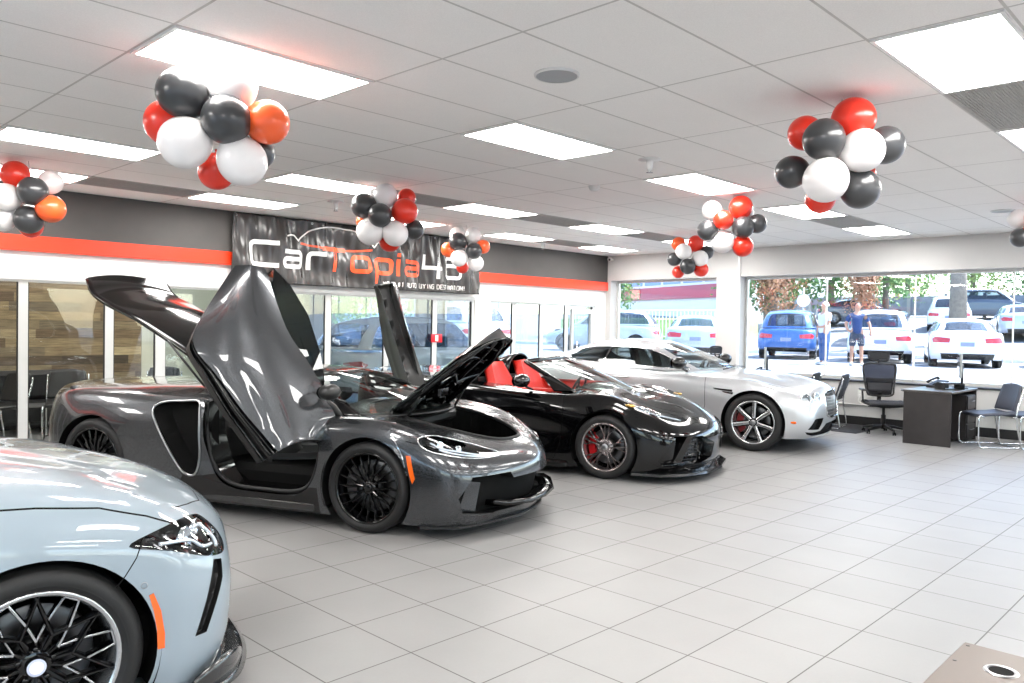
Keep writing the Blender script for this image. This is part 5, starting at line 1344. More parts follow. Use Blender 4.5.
def letter(ch, x0, x1, z0, z1, mt):
    h = W_/2; a, b, c, d_ = x0+h, x1-h, z0+h, z1-h; r = .06; S = []
    if ch == 'C': S = [([(b+h, d_)]+arc(a+r, d_-r, r, 90, 180)+arc(a+r, c+r, r, 180, 270)+[(b+h, c)], 0)]
    if ch == 'a': mid = (c+d_)/2+.005; S = [([(a, d_)]+arc(b-r, d_-r, r, 90, 0)+[(b, c+r)]+arc(b-r, c+r, r, 0, -90)+arc(a+r*.8, c+r*.8, r*.8, 270, 180)+arc(a+r*.8, mid-r*.8, r*.8, 180, 90)+[(b-h, mid)], 0)]
    if ch == 'r': S = [([(a, c-h)]+arc(a+r, d_-r, r, 180, 90)+[(b+h, d_)], 0)]
    if ch == 'T': S = [([(x0, d_), (x1, d_)], 0), ([((x0+x1)/2, d_), ((x0+x1)/2, z0)], 0)]
    if ch == 'o': S = [(rr(a, c, b, d_, r), 1)]
    if ch == 'p': S = [(rr(a, c, b, d_, r), 1), ([(a, c+r), (a, z0-.14)], 0)]
    if ch == 'i': S = [([(a, z0), (a, z1)], 0), ([(a, z1+.035), (a, z1+.095)], 0)]
    if ch == '4': S = [([(a, d_+h), (a, c+.14), (x1, c+.14)], 0), ([(b-.06, d_), (b-.06, z0)], 0)]
    if ch == '6': mid = c+.20; S = [([(b+h, d_)]+arc(a+r, d_-r, r, 90, 180)+[(a, mid)], 0), (rr(a, c, b, mid, r), 1)]
    mb = MB()
    for k, (pts, cl) in enumerate(S): ribbon(mb, pts, W_, bool(cl), .006+.0008*k)
    mb.build('banner_letter', M[mt], ban, fixn=False)
BL = 2.285
for ch, x0, x1, z1, mt in (('C', 5.32, 5.74, BL+.37, 'ink_w'), ('a', 5.80, 6.14, BL+.27, 'ink_w'), ('r', 6.20, 6.50, BL+.27, 'ink_w'), ('T', 6.44, 6.86, BL+.355, 'ink_o'), ('o', 6.94, 7.31, BL+.27, 'ink_o'),
                           ('p', 7.37, 7.73, BL+.27, 'ink_o'), ('i', 7.80, 7.87, BL+.265, 'ink_o'), ('a', 7.93, 8.27, BL+.27, 'ink_o'), ('4', 8.33, 8.74, BL+.38, 'ink_w'), ('6', 8.80, 9.19, BL+.385, 'ink_w')):
    letter(ch, x0, x1, BL, z1, mt)
mb = MB()
def smooth(P, n=6):
    out = []
    for i in range(len(P)-1):
        q = [Vector(P[max(i-1, 0)]), Vector(P[i]), Vector(P[i+1]), Vector(P[min(i+2, len(P)-1)])]
        for k in range(n):
            t_ = k/n; out.append((.5*((2*q[1])+(-q[0]+q[2])*t_+(2*q[0]-5*q[1]+4*q[2]-q[3])*t_**2+(-q[0]+3*q[1]-3*q[2]+q[3])*t_**3))[:])
    return out+[tuple(P[-1])]
ribbon(mb, [(5.86, 2.735), (5.95, 2.765), (6.0, 2.76), (6.06, 2.69)]+smooth([(6.06, 2.69), (6.16, 2.79), (6.30, 2.87), (6.55, 2.925), (6.85, 2.92), (7.10, 2.875), (7.25, 2.81)])[1:]+[(7.37, 2.70), (7.43, 2.78), (7.56, 2.77)], .020, o=.010); mb.build('car_outline', M['ink_w'], ban, fixn=False)
mb = MB(); ribbon(mb, smooth([(6.10, 2.655), (6.45, 2.615), (6.95, 2.61), (7.35, 2.655)]), .028, o=.007); mb.build('swoosh', M['ink_o'], ban, fixn=False)
# tag line
FONT = {'A': [[(0,0),(0,.75),(.5,1),(1,.75),(1,0)],[(0,.45),(1,.45)]], 'B': [[(0,0),(0,1),(.8,1),(.95,.8),(.8,.5),(0,.5)],[(.8,.5),(1,.25),(.8,0),(0,0)]], 'D': [[(0,0),(0,1),(.7,1),(1,.75),(1,.25),(.7,0),(0,0)]], 'E': [[(1,1),(0,1),(0,0),(1,0)],[(0,.5),(.8,.5)]],
 'G': [[(1,.85),(.8,1),(.1,1),(0,.8),(0,.2),(.1,0),(1,0),(1,.5),(.55,.5)]], 'I': [[(.5,0),(.5,1)]], 'M': [[(0,0),(0,1),(.5,.5),(1,1),(1,0)]], 'N': [[(0,0),(0,1),(1,0),(1,1)]], 'O': [[(.1,0),(0,.2),(0,.8),(.1,1),(.9,1),(1,.8),(1,.2),(.9,0),(.1,0)]], 'R': [[(0,0),(0,1),(.9,1),(1,.8),(.9,.5),(0,.5)],[(.5,.5),(1,0)]],
 'S': [[(1,1),(.1,1),(0,.8),(.1,.5),(.9,.5),(1,.2),(.9,0),(0,0)]], 'T': [[(0,1),(1,1)],[(.5,1),(.5,0)]], 'U': [[(0,1),(0,.15),(.15,0),(.85,0),(1,.15),(1,1)]], 'Y': [[(0,1),(.5,.5),(1,1)],[(.5,.5),(.5,0)]], '#': [[(.3,0),(.4,1)],[(.65,0),(.75,1)],[(0,.35),(1,.35)],[(0,.7),(1,.7)]], '1': [[(.2,.8),(.5,1),(.5,0)]], '!': [[(.5,1),(.5,.3)],[(.5,.12),(.5,0)]]}
mb = MB(); x = 7.56; cw = .037
for ch in 'YOUR #1 AUTO BUYING DESTINATION!':
    if ch in FONT:
        for s_ in FONT[ch]: ribbon(mb, [(x+p[0]*cw, 2.115+p[1]*.070) for p in s_], .011, o=.011)
    x += cw+.0165
mb.build('tag_line', M['ink_w'], ban, fixn=False)
mb = MB()
for x_, z_ in ((BX0+.05, BZ1-.04), (BX0+1.2, BZ1-.04), (BX0+2.4, BZ1-.04), (BX0+3.5, BZ1-.04), (BX1-.05, BZ1-.04), (BX0+.05, BZ0+.05), (BX1-.05, BZ0+.05)):
    p = bl(bp(x_, z_, .004)); mb.lathe([(.008, .0), (.011, -.003), (.016, -.003), (.018, 0)], 14, 'y', p)
mb.build('eyelet', M['satin'], ban, fixn=False)

# ------------------------------------------------------------------ balloons
vr = Vector((.6953, -.7187, 0)); vu = Vector((0, 0, 1)); vf = Vector((.7187, .6953, 0))
def cluster(loc, sc, items, label, cx, cy):
    t = thing('balloon_cluster', loc, 0, label, 'balloons', 'red, white and black balloon clusters')
    dep = {'f': -.13, 'm': -.04, 'b': .10}
    for i, (x, y, r, c, ly) in enumerate(items):
        p = vr*((x-cx)*sc)-vu*((y-cy)*sc)+vf*dep[ly]; rad = r*sc*1.02
        d_ = p.normalized() if p.length > .01 else Vector((0, 0, -1)); q = d_.to_track_quat('Z', 'Y').to_matrix()
        mb = MB(); mb.ball(p[:], (rad*1.02, rad*1.02, rad*1.07), 28, 18, taper=.06, mat=q)
        k = p-d_*rad*1.12
        mb.tube([(k+d_*.02)[:], k[:], (k-d_*.015)[:]], [.02, .007, .012], 8)
        mb.build('balloon', M['b_'+c], t)
    mb = MB(); mb.tube([(0, 0, -.02), (.02, .01, (3.0-loc[2])*.6), (0, 0, 3.0-loc[2])], .004, 6); mb.build('hanging_string', M['plastic_w'], t)
    return t
cluster((2.05, 4.30, 2.62), .001235, [(240,160,95,'white','b'),(255,245,104,'black','f'),(445,190,105,'white','m'),(160,355,95,'red','m'),(445,355,103,'black','f'),(600,345,93,'orange','m'),(270,455,108,'white','f'),(490,515,105,'white','m'),(335,545,78,'red','b'),(520,450,78,'black','b'),(380,300,90,'white','b')],
        'largest balloon cluster, under the light panel at upper left', 368, 365)
cluster((5.0, 2.01, 2.63), .00116, [(415,170,110,'red','m'),(210,215,90,'red','b'),(235,295,103,'black','f'),(585,300,96,'black','m'),(430,348,108,'white','f'),(140,425,85,'black','b'),(250,500,112,'white','f'),(460,530,100,'black','m'),(300,565,78,'red','b'),(530,430,62,'red','b'),(500,170,60,'white','b'),(370,330,90,'white','b')],
        'large balloon cluster at upper right, topped by two red balloons', 368, 358)
cluster((5.05, 6.72, 2.64), .00187, [(265,155,62,'white','m'),(370,155,50,'red','b'),(370,240,68,'red','m'),(150,215,68,'black','m'),(245,270,63,'black','f'),(185,350,73,'white','m'),(320,360,68,'white','m'),(280,395,58,'red','b'),(415,330,52,'black','b'),(135,290,42,'orange','b'),(200,150,45,'white','b')],
        'balloon cluster hanging in front of the middle of the banner', 273, 273)
cluster((7.95, 8.66, 2.645), .0025, [(680,365,48,'white','b'),(772,370,45,'white','m'),(688,412,50,'black','f'),(632,455,43,'orange','m'),(830,435,40,'orange','m'),(780,462,45,'black','f'),(695,505,47,'white','f'),(790,530,45,'white','m'),(710,552,35,'red','b')],
        'balloon cluster in front of the 46 on the banner', 733, 450)
cluster((7.95, 4.35, 2.64), .00173, [(390,190,62,'white','b'),(548,180,70,'red','m'),(428,268,58,'red','f'),(345,325,62,'black','m'),(548,310,65,'black','f'),(650,280,58,'black','m'),(440,395,68,'white','m'),(565,420,63,'red','m'),(600,200,50,'white','b')],
        'balloon cluster just right of centre, in front of the column between windows', 510, 310)
cluster((10.7, 6.58, 2.63), .00243, [(178,405,43,'orange','b'),(272,405,48,'red','m'),(190,460,48,'white','f'),(340,460,42,'black','m'),(142,505,42,'black','m'),(292,500,48,'white','f'),(218,550,47,'black','f'),(308,565,45,'red','m'),(180,580,38,'red','b')],
        'small balloon cluster in front of the far left window', 240, 490)
cluster((2.2, 8.45, 2.64), .00106, [(145,135,115,'red','m'),(345,285,118,'black','f'),(120,340,115,'white','f'),(260,515,115,'black','m'),(450,420,115,'orange','m'),(370,170,100,'white','b'),(200,560,95,'red','b'),(30,500,115,'white','m'),(0,235,95,'black','b')],
        'balloon cluster at the left edge near the charcoal fascia', 230, 340)
cluster((10.45, 1.98, 2.62), .00243, [(175,405,44,'white','b'),(215,405,46,'red','m'),(190,460,44,'red','f'),(320,460,42,'black','m'),(150,495,42,'black','m'),(200,550,44,'white','f'),(280,550,45,'red','m')],
        'balloon cluster cut off by the right edge of the photo', 240, 490)
cluster((3.22, .42, 2.70), .00116, [(300,300,105,'black','f'),(440,250,105,'white','m'),(420,400,100,'red','m'),(300,190,95,'red','b'),(520,350,95,'black','m')],
        'balloon cluster at the top right corner, mostly outside the photo', 368, 300)
build_grey_coupe(); build_black_convertible(); build_silver_coupe(); build_grey_saloon()
# ------------------------------------------------------------------ furniture
M['walnut'] = mat('dark laminate', '#2a2626', .42, noise=.25, nscale=8); M['desktop'] = mat('desk top laminate', '#4a4644', .28, noise=.2, nscale=8)
M['tan'] = mat('tan desk top', '#54483f', .42, noise=.05, nscale=3); M['screen'] = mat('dark screen', '#15171b', .12, coat=.5); M['blueseat'] = mat('dark blue-grey seat', '#3b3f4b', .5, bump=.2, bscale=300)
def desk(loc, lab):
    t = thing('desk', loc, 0, lab, 'desk')
    bx((0, 0, .715), (1.25, .62, .745), .004).build('desk_top', M['desktop'], t)
    bx((.01, .01, 0), (.035, .61, .714)).build('end_panel', M['walnut'], t); bx((1.215, .01, 0), (1.24, .61, .714)).build('end_panel', M['walnut'], t)
    bx((.036, .42, .10), (1.214, .44, .714)).build('modesty_panel', M['walnut'], t)
    p = bx((.80, .03, .02), (1.213, .41, .66)).build('drawer_pedestal', M['walnut'], t)
    for i in range(3):
        d_ = bx((.815, .012, .06+i*.20), (1.20, .029, .245+i*.20), .003).build('drawer', M['walnut'], p)
    mb = MB()
    for i in range(3): mb.tube([(.93, .010, .17+i*.20), (.93, -.008, .17+i*.20), (1.08, -.008, .17+i*.20), (1.08, .010, .17+i*.20)], .005, 6)
    mb.build('drawer_pull', M['satin'], p)
    return t
desk((11.70, 3.14, 0), 'dark laminate desk standing end-on below the right window')
desk((11.95, 6.02, 0), 'dark laminate desk mostly hidden behind the silver coupe')
def office_chair(loc, rz, lab):
    t = thing('office_chair', loc, rz, lab, 'office chair')
    bb = MB()
    for k in range(5):
        a_ = 2*math.pi*k/5+.3; c, s_ = math.cos(a_), math.sin(a_)
        bb.tube([(0, 0, .11), (.16*c, .16*s_, .10), (.30*c, .30*s_, .07)], [.026, .022, .014], 8)
    bb.lathe([(0, .15), (.03, .15), (.035, .07), (0, .07)], 14); bb.build('star_base', M['black'], t)
    for k in range(5):
        a_ = 2*math.pi*k/5+.3; c, s_ = math.cos(a_), math.sin(a_)
        mb = MB()
        for o_ in (-.014, .014): mb.lathe([(0, -.008), (.024, -.008), (.027, 0), (.024, .008), (0, .008)], 14, 'y', (.30*c, .30*s_+o_, .028))
        mb.tube([(.30*c, .30*s_, .028), (.30*c, .30*s_, .065)], .008, 6); mb.build('castor', M['gblack'], t)
    mb = MB(); mb.tube([(0, 0, .14), (0, 0, .40)], .022, 12); mb.lathe([(.034, .15), (.034, .28), (.0, .28)], 14); mb.box((-.10, -.08, .39), (.12, .08, .43), 0, .01); mb.tube([(.0, -.08, .40), (.0, -.22, .40)], .006, 6); mb.build('gas_column', M['black'], t)
    mb = MB(); mb.grid(lambda u, v: (-.24+.50*u, -.25+.5*v, .47+.015*math.cos((u-.5)*5)+.02*abs(2*v-1)**2-.05*max(0, u-.85)/.15), 14, 14); mb.grid(lambda u, v: (-.23+.48*u, -.24+.48*v, .43), 2, 2)
    e = [(-.24+.50*u, -.25+.5*v, .455) for u, v in [(k/8, 0) for k in range(9)]+[(1, k/8) for k in range(1, 9)]+[(1-k/8, 1) for k in range(1, 9)]+[(0, 1-k/8) for k in range(1, 8)]]
    mb.tube(e, .026, 8, closed=True); mb.build('seat', M['mesh'], t)
    def bk(y, z, d_=0): return (-.27-.10*((z-.55)/.5)+.05*(abs(y)/.22)**2-.03*math.sin((z-.55)*6)-d_, y, z)
    prof = [(-.17, .56), (-.20, .66), (-.225, .85), (-.235, .98), (-.20, 1.03), (0, 1.035), (.20, 1.03), (.235, .98), (.225, .85), (.20, .66), (.17, .56), (0, .545)]
    mb = MB(); mb.tube([bk(*p) for p in smooth(prof+[prof[0]], 4)[:-1]], .015, 8, closed=True); mb.box((-.33, -.03, .44), (-.28, .03, .72), 0, .01); mb.tube([(-.08, 0, .42), (-.26, 0, .44), (-.31, 0, .52)], .024, 8); mb.build('back_frame', M['black'], t)
    def hw_(z): return .17+.065*min(1, (z-.55)/.4)
    mb = MB(); mb.grid(lambda u, v: bk((2*u-1)*hw_(.56+.46*v)*.97, .56+.46*v), 12, 14); solidify(mb.build('backrest', clear_mesh, t), .004)
    mb = MB(); mb.grid(lambda u, v: bk((2*u-1)*.17, .62+.12*v, -.035+.02*(2*u-1)**2), 10, 6); solidify(mb.build('lumbar_pad', M['mesh'], t), .02)
    mb = MB(); hd = [(-.13, 1.09), (-.15, 1.15), (-.14, 1.21), (0, 1.225), (.14, 1.21), (.15, 1.15), (.13, 1.09), (0, 1.08)]
    mb.tube([(-.40+.3*y*y, y, z) for y, z in smooth([*hd, hd[0]], 4)[:-1]], .011, 8, closed=True); mb.grid(lambda u, v: (-.395+.3*((2*u-1)*.14)**2, (2*u-1)*.14, 1.10+.11*v), 8, 4); mb.tube([(-.37, 0, 1.02), (-.42, 0, 1.08), (-.40, 0, 1.14)], .014, 8); mb.build('headrest', M['mesh'], t)
    for s_ in (-1, 1):
        mb = MB(); mb.tube([(-.02, .24*s_, .44), (-.02, .29*s_, .48), (-.03, .30*s_, .64)], .015, 8); mb.box((-.14, .265*s_, .64), (.12, .335*s_, .67), 0, .012); mb.build('armrest', M['black'], t)
    return t
clear_mesh = clear('see-through mesh weave', (.22, .22, .24), .25, .4)
office_chair((12.55, 4.30, 0), R(-148), 'black mesh office chair at the left end of the desk under the window')
office_chair((12.55, 6.80, 0), R(-100), 'black mesh office chair whose headrest shows above the silver coupe bonnet')
def guest_chair(loc, rz, lab, seat_m='blueseat', grp=None):
    t = thing('guest_chair', loc, rz, lab, 'chair', grp)
    for s_ in (-1, 1):
        y = .25*s_; mb = MB()
        mb.tube(smooth([(.22, y, .43), (.27, y, .40), (.27, y, .10), (.24, y, .015), (.15, y, .013), (-.20, y, .013), (-.27, y, .02), (-.27, y, .10), (-.22, y*.98, .44), (-.29, y*.95, .70), (-.31, y*.93, .80)], 5), .0115, 8)
        mb.build('side_frame', M['chrome'], t)
    mb = MB(); mb.tube([(-.20, -.25, .42), (-.20, .25, .42)], .010, 8); mb.tube([(.20, -.25, .42), (.20, .25, .42)], .010, 8); mb.tube([(-.24, -.25, .013), (-.24, .25, .013)], .010, 8); mb.build('cross_bar', M['chrome'], t)
    mb = MB(); mb.grid(lambda u, v: (-.21+.46*u, -.23+.46*v, .445+.02*(2*u-1)**2*(1 if u < .5 else -1)+.01*(2*v-1)**2), 12, 12); so_ = mb.build('seat', M[seat_m], t); solidify(so_, .035, 0)
    def bf(u, v):
        y = (2*u-1)*.225*(1-.12*v**3); z = .50+.36*v
        return (-.235-.10*v+.035*(2*u-1)**2, y, z-.02*(2*u-1)**2*v)
    mb = MB(); mb.grid(bf, 12, 12); solidify(mb.build('backrest', M[seat_m], t), .03, 0)
    return t
guest_chair((12.32, 2.84, 0), R(132), 'chrome sled-base chair with dark seat, right of the desk and nearest it')
guest_chair((12.62, 2.42, 0), R(132), 'chrome sled-base chair cut by the right photo edge, behind its twin')
guest_chair((12.62, 5.22, 0), R(100), 'dark-backed chrome chair just right of the silver coupe nose', 'mesh')
guest_chair((12.62, 5.68, 0), R(100), 'dark-backed chrome chair against the window wall, partly behind the silver coupe', 'mesh')
guest_chair((2.55, 11.1, 0), R(200), 'black chair with chrome frame behind the left glass partition, nearest the edge', 'leather')
guest_chair((3.35, 11.15, 0), R(250), 'black chair with chrome frame in the plank-walled office, behind the grey car tail', 'leather')
guest_chair((4.55, 11.3, 0), R(230), 'black chair in the office seen under the raised rear hatch', 'leather')
mb = MB(); t = thing('office_sofa', (2.9, 11.95, 0), 0, 'low black leather sofa against the reclaimed wood wall', 'sofa')
bx((-.95, -.36, .10), (.95, .36, .42), .05).build('seat', M['leather'], t); bx((-.95, .20, .42), (.95, .38, .82), .06).build('backrest', M['leather'], t)
for s_ in (-1, 1): bx((.82*s_, -.36, .12), (.98*s_, .36, .60), .05).build('armrest', M['leather'], t)
for x_ in (-.85, .85):
    for y_ in (-.28, .28): MB().tube([(x_, y_, 0), (x_, y_, .12)], .018, 8).build('leg', M['chrome'], t)
# desk accessories
def phone(loc, rz, lab):
    t = thing('desk_phone', loc, rz, lab, 'telephone')
    mb = MB(); mb.prism([(-.10, 0), (.10, 0), (.10, .03), (-.10, .11)], -.11, .11, 'y'); bevel(mb.build('phone_body', M['black'], t), .006)
    mb = MB(); mb.box((-.02, -.002, .068), (.07, .10, .074)); o = mb.build('phone_display', M['screen'], t); o.rotation_euler = (0, R(22), 0)
    mb = MB(); mb.tube([(-.09, -.075, .125), (-.07, -.075, .142), (.06, -.075, .10), (.10, -.075, .075)], [.026, .018, .018, .026], 10, flat=.8); mb.build('handset', M['black'], t)
    return t
phone((12.50, 3.55, .745), R(150), 'black desk telephone on the dark desk under the right window'); phone((12.80, 6.40, .745), R(170), 'black desk telephone above the silver coupe bonnet')
def monitor(loc, rz, lab):
    t = thing('monitor', loc, rz, lab, 'monitor')
    bx((-.02, -.27, .16), (.015, .27, .50), .006).build('screen_panel', M['satin'], t); bx((.0151, -.255, .175), (.017, .255, .485)).build('screen', M['screen'], t)
    mb = MB(); mb.tube([(-.035, 0, .01), (-.035, 0, .34)], .016, 8); mb.box((-.11, -.12, 0), (.09, .12, .012), 0, .004); mb.build('monitor_stand', M['black'], t); return t
monitor((12.62, 3.30, .745), R(108), 'slim monitor seen almost edge-on on the desk under the right window'); monitor((12.3, 6.10, .745), R(116), 'slim monitor seen edge-on above the silver coupe bonnet')
def tray(loc, rz, lab):
    t = thing('paper_tray', loc, rz, lab, 'tray'); mb = MB()
    mb.box((-.15, -.11, 0), (.15, .11, .008)); mb.box((-.15, -.11, .008), (-.142, .11, .085)); mb.box((-.15, -.11, .075), (.15, -.102, .085)); mb.box((-.15, .102, .075), (.15, .11, .085)); mb.box((.142, -.11, .008), (.15, .11, .085)); mb.build('tray_body', M['black'], t)
    bx((-.13, -.09, .084), (.13, .09, .094), .003).build('tray_lid', M['gblack'], t); return t
tray((12.28, 3.33, .745), R(-40), 'black tray on the front half of the desk under the right window'); tray((12.12, 6.45, .745), R(-60), 'black tray on the desk behind the silver coupe')
# foreground tan desk
t = thing('reception_desk', (1.54, -.09, 0), 0, 'tan desk top with a round cable grommet in the near right corner', 'desk')
bx((-.72, -.75, .722), (.75, .66, .75), .004).build('desk_top', M['tan'], t)
for x_ in (-.66, .68): bx((x_-.012, -.68, 0), (x_+.012, .60, .721)).build('end_panel', M['tan'], t)
bx((-.647, .55, .15), (.667, .57, .721)).build('modesty_panel', M['tan'], t)
g = MB(); g.lathe([(.026, .0), (.031, .003), (.036, .002), (.038, 0)], 32, 'z', (.61, .545, .7505)); g.build('cable_grommet', M['satin'], t)
g = MB(); g.lathe([(0, .0015), (.026, .0015)], 28, 'z', (.61, .545, .7503)); g.build('grommet_hole', M['dark'], t)
mb = MB()
for x_, y_ in ((.725, .645), (.60, .642)): mb.lathe([(0, .001), (.004, .001), (.005, 0)], 10, 'z', (x_, y_, .7503))
mb.build('screw_cap', M['walnut'], t)
# floor mat, outlets
t = bx((12.15, 4.55, .0005), (13.25, 5.75, .008)); tag(t.build('floor_mat', M['mesh']), 'dark floor mat in front of the window wall beside the silver coupe', 'mat')
for y_, z_, lab in ((4.95, .52, 'white wall socket under the window left of the office chair'), (4.80, .52, 'white cable plate next to the wall socket')):
    t = thing('wall_outlet', (XW-.001, y_, z_), 0, lab, 'socket'); bx((-.008, -.035, -.057), (0, .035, .057), .002).build('cover_plate', M['plastic_w'], t); bx((-.011, -.015, .01), (-.008, .015, .035)).build('socket_face', M['white'], t); bx((-.011, -.015, -.035), (-.008, .015, -.01)).build('socket_face', M['white'], t)
mb = MB(); mb.tube([(XW-.02, 7.0, .33), (XW-.02, -3, .33)], .012, 8); tag(mb.build('conduit', M['plastic_w']), 'thin white conduit running along the wall under the windows', 'conduit')
mb = MB(); mb.tube([(XW-.02, 4.95, .47), (XW-.03, 4.97, .40), (XW-.03, 4.92, .36), (XW-.02, 4.88, .345)], .005, 6); tag(mb.build('cable', M['plastic_w']), 'short white cable below the wall socket', 'cable')
t = thing('red_sign', (8.72, YL+.0, 1.30), 0, 'small red sign fixed to the white mullion near the raised front lid', 'sign'); bx((-.12, -.004, -.07), (.12, .004, .07)).build('sign_panel', M['redlens'], t); bx((-.03, -.007, -.05), (.03, -.0045, .05)).build('sign_mark', M['white'], t)
# ------------------------------------------------------------------ outside
def gz(x): return .55 if x < 29 else .55+(x-29)*.085 if x < 52 else .55+23*.085
M['asphalt'] = mat('sunlit asphalt', '#858689', .9, noise=.2, nscale=3); M['grass'] = mat('grass', '#7d9a4e', .9, noise=.4, nscale=5)
mb = MB(); xs = [14.0, 29, 52, 120]
mb.add([(x, y, gz(x)) for x in xs for y in (-60, 90)], [(2*i, 2*i+1, 2*i+3, 2*i+2) for i in range(3)]); mb.add([(14.0, -60, .55), (14.0, 90, .55), (14.0, 90, -.2), (14.0, -60, -.2)], [(0, 1, 2, 3)])
struct('parking_lot', mb, M['asphalt'])
mb = MB(); mb.add([(-60, -60, .1), (14, -60, .1), (14, -7.75, .1), (-60, -7.75, .1), (-60, 16.2, .1), (-6.3, 16.2, .1), (-6.3, -7.75, .1), (14, 16.2, .1), (14, 90, .1), (-60, 90, .1)], [(0, 1, 2, 3), (3, 6, 5, 4), (4, 7, 8, 9)]); struct('outer_ground', mb, M['asphalt'])
mb = MB()
for i in range(12):
    y = -6+i*2.75; mb.box((21.5, y, .552), (26.5, y+.10, .556))
struct('parking_line', mb, M['white'])
sbox('sunblock_overhang', (X1, YR, 2.72), (X1+1.5, 16.2, ZC+.2), 'wallw')  # unseen overhang, added to keep the sun off the floor inside
sbox('roof_slab', (XB-.5, YR-.5, ZC+.12), (X1, 16.5, ZC+.4), 'wallw')
# curb
sbox('curb', (29.5, -20, gz(29.5)-.1), (29.8, 30, gz(29.5)+.13), 'white')
M['ow'] = clear('sunlit car window', (.35, .42, .5), 1.0); M['plate'] = mat('number plate', '#8c93b8', .4)
def outdoor_car(name, loc, ang, kind, pm, label, cat='car', grp='cars outside the windows', L=4.6):
    """kind: 'saloon' or 'suv'; local x forward, origin at the rear centre on the ground"""
    root = thing(name, loc, R(ang), label, cat, grp)
    suv = kind == 'suv'; H = 1.66 if suv else 1.42; zb = 1.02 if suv else .92; gc = .26 if suv else .18; zd = 1.0 if suv else .98; hw = .92
    S = []
    def st(x, w, zt, nose=0):
        return [(x, w*.94, gc), (x, w*.985, gc+.14), (x, w, .48), (x, w*.99, zb*.74), (x, w*.95, zt), (x, w*.8, zt+.03), (x, w*.45, zt+.05), (x, 0, zt+.06)]
    F = L
    S.append([(F-.02, 0, gc), (F+.02, 0, .36), (F+.02, 0, .5), (F, 0, .62), (F-.06, 0, .70), (F-.2, 0, .78), (F-.5, 0, .84), (F-1.0, 0, .92)])
    S.append([(F-.35, .74, gc), (F-.3, .78, .36), (F-.3, .80, .5), (F-.34, .79, .62), (F-.42, .74, .72), (F-.55, .6, .80), (F-.75, .35, .87), (F-1.1, 0, .93)])
    S.append(st(F-.85, hw, .82)); S.append(st(F-1.5, hw, zb-.04)); S.append(st(L*.5, hw, zb)); S.append(st(1.6, hw, zb+.02)); S.append(st(.85, hw, zd))
    S.append([(.20, .80, gc+.05), (.12, .83, .36), (.10, .84, .52), (.12, .83, .72), (.22, .78, zd-.02), (.42, .64, zd+.02), (.6, .38, zd+.04), (.7, 0, zd+.05)])
    S.append([(.06, 0, gc+.05), (0, 0, .36), (-.02, 0, .52), (.0, 0, .74), (.08, 0, zd), (.25, 0, zd+.03), (.45, 0, zd+.05), (.6, 0, zd+.06)])
    sh = Shell(rows(S), 4)
    xa, xb = .86, L-.92
    for x_ in (xa, xb): sh.carve('hole', circ(x_, .34, .37, 20), 'side', lambda c, f: abs(c.y) > .5)
    sh.carve('tl', [(.44, .70), (.42, .82), (.78, .86), (.86, .80), (.84, .70)], 'front', lambda c, f: c.x < .6)
    sh.carve('low', [(-.62, .22), (-.66, .40), (.66, .40), (.62, .22)], 'front', lambda c, f: c.x < .6, sides=(1,))
    sh.extract('body', ['body', 'low'], [M[pm], M['black']], root); sh.extract('tail_light', ['tl'], M['redlens'], root, offset=.004); sh.bm.free()
    if suv: G = [[(F-1.15,0,zb),(F-1.5,0,1.25),(F-1.95,0,H-.07),(F-2.2,0,H),(L*.5,0,H+.01)], [(F-1.35,.78,zb),(F-1.65,.72,1.25),(F-2.05,.62,H-.09),(F-2.25,.35,H-.02),(L*.5,0,H+.01)], [(L*.5,.86,zb+.01),(L*.5,.80,1.3),(L*.5,.68,H-.07),(L*.5,.4,H-.01),(L*.45,0,H+.01)], [(1.0,.86,zb+.03),(1.0,.78,1.3),(1.0,.66,H-.10),(1.0,.4,H-.04),(1.1,0,H)], [(.22,.72,zb+.03),(.35,.68,1.28),(.58,.58,H-.16),(.72,.35,H-.08),(.9,0,H-.03)], [(.14,0,zb+.03),(.28,0,1.28),(.52,0,H-.13),(.66,0,H-.07),(.82,0,H-.04)]]
    else: G = [[(F-1.2,0,.92),(F-1.65,0,1.15),(F-2.1,0,H-.06),(F-2.3,0,H-.01),(L*.48,0,H)], [(F-1.4,.78,.92),(F-1.8,.70,1.15),(F-2.15,.58,H-.08),(F-2.35,.35,H-.03),(L*.48,0,H)], [(L*.46,.86,.94),(L*.46,.78,1.16),(L*.46,.64,H-.08),(L*.46,.4,H-.02),(L*.45,0,H)], [(1.15,.84,.98),(1.3,.74,1.16),(1.5,.60,H-.12),(1.6,.38,H-.05),(1.75,0,H-.02)], [(.62,.68,1.0),(.85,.60,1.13),(1.2,.52,1.28),(1.4,.33,H-.09),(1.6,0,H-.04)], [(.55,0,1.03),(.80,0,1.15),(1.15,0,1.31),(1.35,0,H-.07),(1.5,0,H-.04)]]
    gh = Shell(rows(G), 5)
    gh.by_index('rw', lambda j, u, c: .25 < j < 1.9 and u > 4.15); gh.by_index('ws', lambda j, u, c: .15 < j < 1.9 and u < .8); gh.by_index('sw', lambda j, u, c: .2 < j < 1.75 and 1.25 < u < 3.75)
    gh.extract('roof', ['body'], M[pm], root); gh.extract('rear_window', ['rw'], M['ow'], root); gh.extract('windscreen', ['ws'], M['ow'], root); gh.extract('side_window', ['sw'], M['ow'], root); gh.bm.free()
